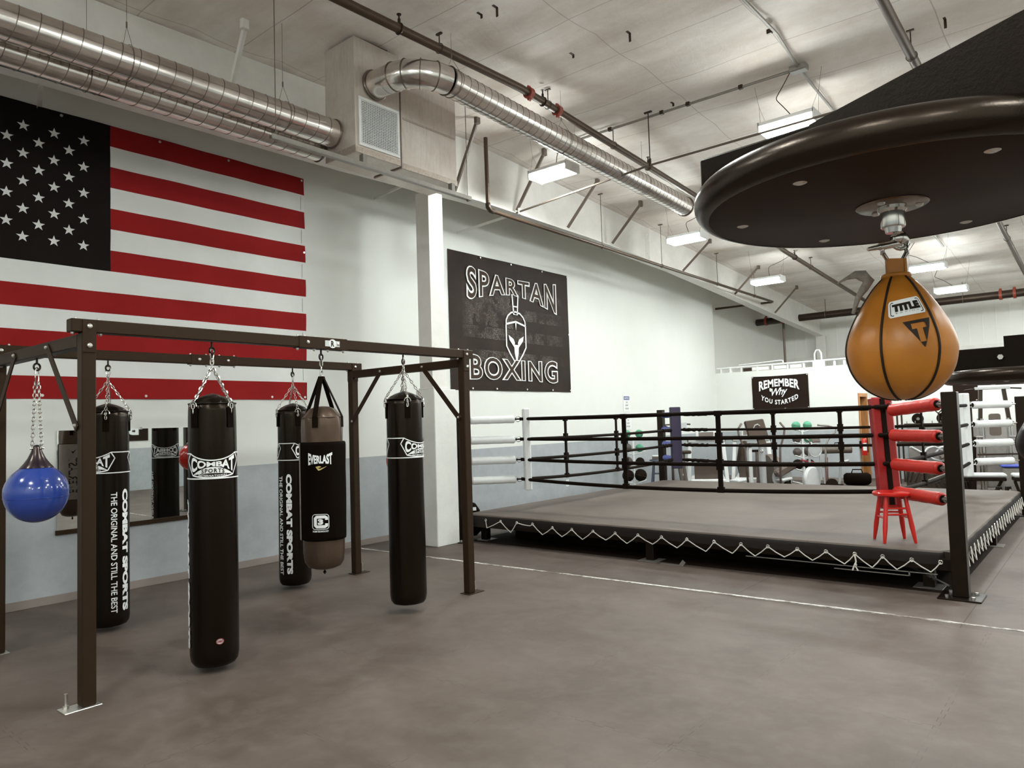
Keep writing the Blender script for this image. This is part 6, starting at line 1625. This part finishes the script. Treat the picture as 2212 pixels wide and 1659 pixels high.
mb = MB(); mb.tube([(-0.42, 0, 0.16), (0.3, 0, 0.40)], 0.035, 10); mb.build('tube', GREYSTEEL, t)
mb = MB(); mb.box(-0.5, -0.36, -0.12, 0.12, 0.0, 0.14, 0.01); mb.build('foot', GREYSTEEL, t)
mb = MB(); mb.box(0.26, 0.34, -0.05, 0.05, 0.0, 0.40, 0.01); mb.build('stand', DARKPLASTIC, t)

# tower machine, pads, benches at the right
t = thing('tower_machine', 'tall chrome and black pulldown tower between the white rear pad and the right edge', 'exercise machine', (5.75, 15.0, 0), 0.25)
for s in (-1, 1):
    mb = MB(); mb.cyl((s*0.19, 0, 0.05), (s*0.19, 0, 1.30), 0.026, 12); mb.cyl((s*0.24, 0.05, 0.05), (s*0.24, 0.05, 1.30), 0.018, 10); mb.build('chrome_upright', CHROME, t, smooth=40)
    mb = MB(); mb.bar((s*0.21, 0.02, 1.25), (s*0.17, 0.10, 1.80), 0.06, 0.06); mb.build('black_upright', BLACKSTEEL, t)
    mb = MB(); mb.cyl((s*0.12, 0.08, 1.83), (s*0.42, 0.02, 1.80), 0.012, 8); mb.build('bar_end', BLACKSTEEL, t)
    mb = MB(); mb.cyl((s*0.24-0.05, -0.03, 0.98), (s*0.24+0.05, -0.03, 0.98), 0.02, 10); mb.build('catch', GREYSTEEL, t)
mb = MB(); mb.box(-0.26, 0.26, 0.03, 0.10, 1.80, 1.85, 0.006); mb.build('top_bar', LIGHTGREY, t)
mb = MB(); mb.prism(rr(0.085, 0.19, 0.04), (0, 0.03, 1.19), (1, 0, 0), (0, 0, 1), 0.05); mb.build('back_pad', BROWNGREY, t)
mb = MB(); mb.box(-0.16, 0.16, 0.05, 0.12, 0.10, 0.95, 0.01); mb.build('weight_stack', GREYSTEEL, t)
mb = MB(); mb.box(-0.35, 0.35, -0.2, 0.2, 0.0, 0.06, 0.01); mb.build('base', BLACKSTEEL, t)
mb = MB(); mb.bar((-0.3, -0.12, 0.68), (0.32, -0.12, 0.69), 0.05, 0.03); mb.build('cross_rail', DARKPLASTIC, t)
t = thing('foam_roller', 'dark foam roller leaning against the tower machine', 'foam roller', (5.40, 14.9, 0), 0.3)
mb = MB(); mb.tube([(-0.03, 0, 0.0), (0.02, 0.03, 0.98)], 0.06, 16); mb.build('roller', RUBBER, t, smooth=40)
mb = MB(); mb.tube([(0.02, 0.03, 0.981), (0.0205, 0.0303, 0.99)], 0.045, 16); mb.build('end_cap', DARKPLASTIC, t, smooth=40)
def bench(label, x, y, yaw, L):
    t = thing('weight_bench', label, 'bench', (x, y, 0), yaw)
    mb = MB(); mb.box(-L/2, L/2, -0.14, 0.14, 0.40, 0.46, 0.02); mb.build('pad', LIGHTGREY, t)
    mb = MB(); mb.box(-L/2+0.01, L/2-0.01, -0.13, 0.13, 0.345, 0.398, 0.01); mb.build('pad_base', RUBBER, t)
    for s in (-1, 1):
        mb = MB(); mb.bar((s*L*0.42, 0, 0.34), (s*L*0.22, 0, 0.03), 0.04, 0.04); mb.build('leg', BLACKSTEEL, t)
        mb = MB(); mb.box(s*L*0.22-0.03, s*L*0.22+0.03, -0.22, 0.22, 0.0, 0.03, 0.004); mb.build('foot', BLACKSTEEL, t)
    return t
bench('pale padded bench behind the right rear corner of the ring, longer one', 5.62, 13.55, ya_-0.45, 0.78)
bench('pale padded bench at the right edge behind the rear ring post, shorter one', 6.28, 13.7, ya_-0.45, 0.42)
t = thing('yoke_stand', 'black arched metal stand between the two pale benches', 'stand', (6.0, 13.1, 0), ya_)
mb = MB(); mb.prism([(-0.22, 0.0), (-0.16, 0.0), (-0.08, 0.05), (0.08, 0.05), (0.16, 0.0), (0.22, 0.0), (0.12, 0.14), (0.10, 0.30), (0.04, 0.30), (0.02, 0.16), (-0.02, 0.16), (-0.04, 0.30), (-0.10, 0.30), (-0.12, 0.14)], (0, 0, 0), (1, 0, 0), (0, 0, 1), 0.05); mb.build('plate', BLACKSTEEL, t)
for s in (-1, 1):
    mb = MB(); mb.cyl((s*0.07, -0.055, 0.25), (s*0.07, -0.07, 0.25), 0.018, 10); mb.build('bolt', CHROME, t)
t = thing('blue_mat', 'rolled-out blue mat edge on a low stand by the tower machine', 'mat', (6.25, 14.6, 0.50), 0.2)
mb = MB(); mb.box(-0.42, 0.42, -0.2, 0.2, 0, 0.03, 0.01); mb.build('mat', BLUEVINYL if False else M('royal_blue_vinyl', '3444a0', 0.5, 0, 0.05, 8), t)
mb = MB(); mb.box(-0.40, 0.40, -0.18, 0.18, -0.50, -0.002, 0.02); mb.build('stand', GREYSTEEL, t)

# black banner on the right wall, glimpsed in the mirror
t = thing('wall_banner', 'black banner on the right wall, seen only in the mirror', 'banner', (XR-0.02, 7.5, 1.1))
mb = MB(); mb.box(0, 0.012, -1.2, 1.2, 0.2, 1.6, 0.003); mb.build('banner_cloth', BANNERBLACK, t)
mb = MB(); mb.flat(warp(text2d('BOXING', 0.04, 3, 1.1), lambda x, y: (0.95-1.9*x, 0.35+0.34*y)), lambda a, b: V(-0.004, a, b)); mb.build('banner_lettering', WHITEINK, t)
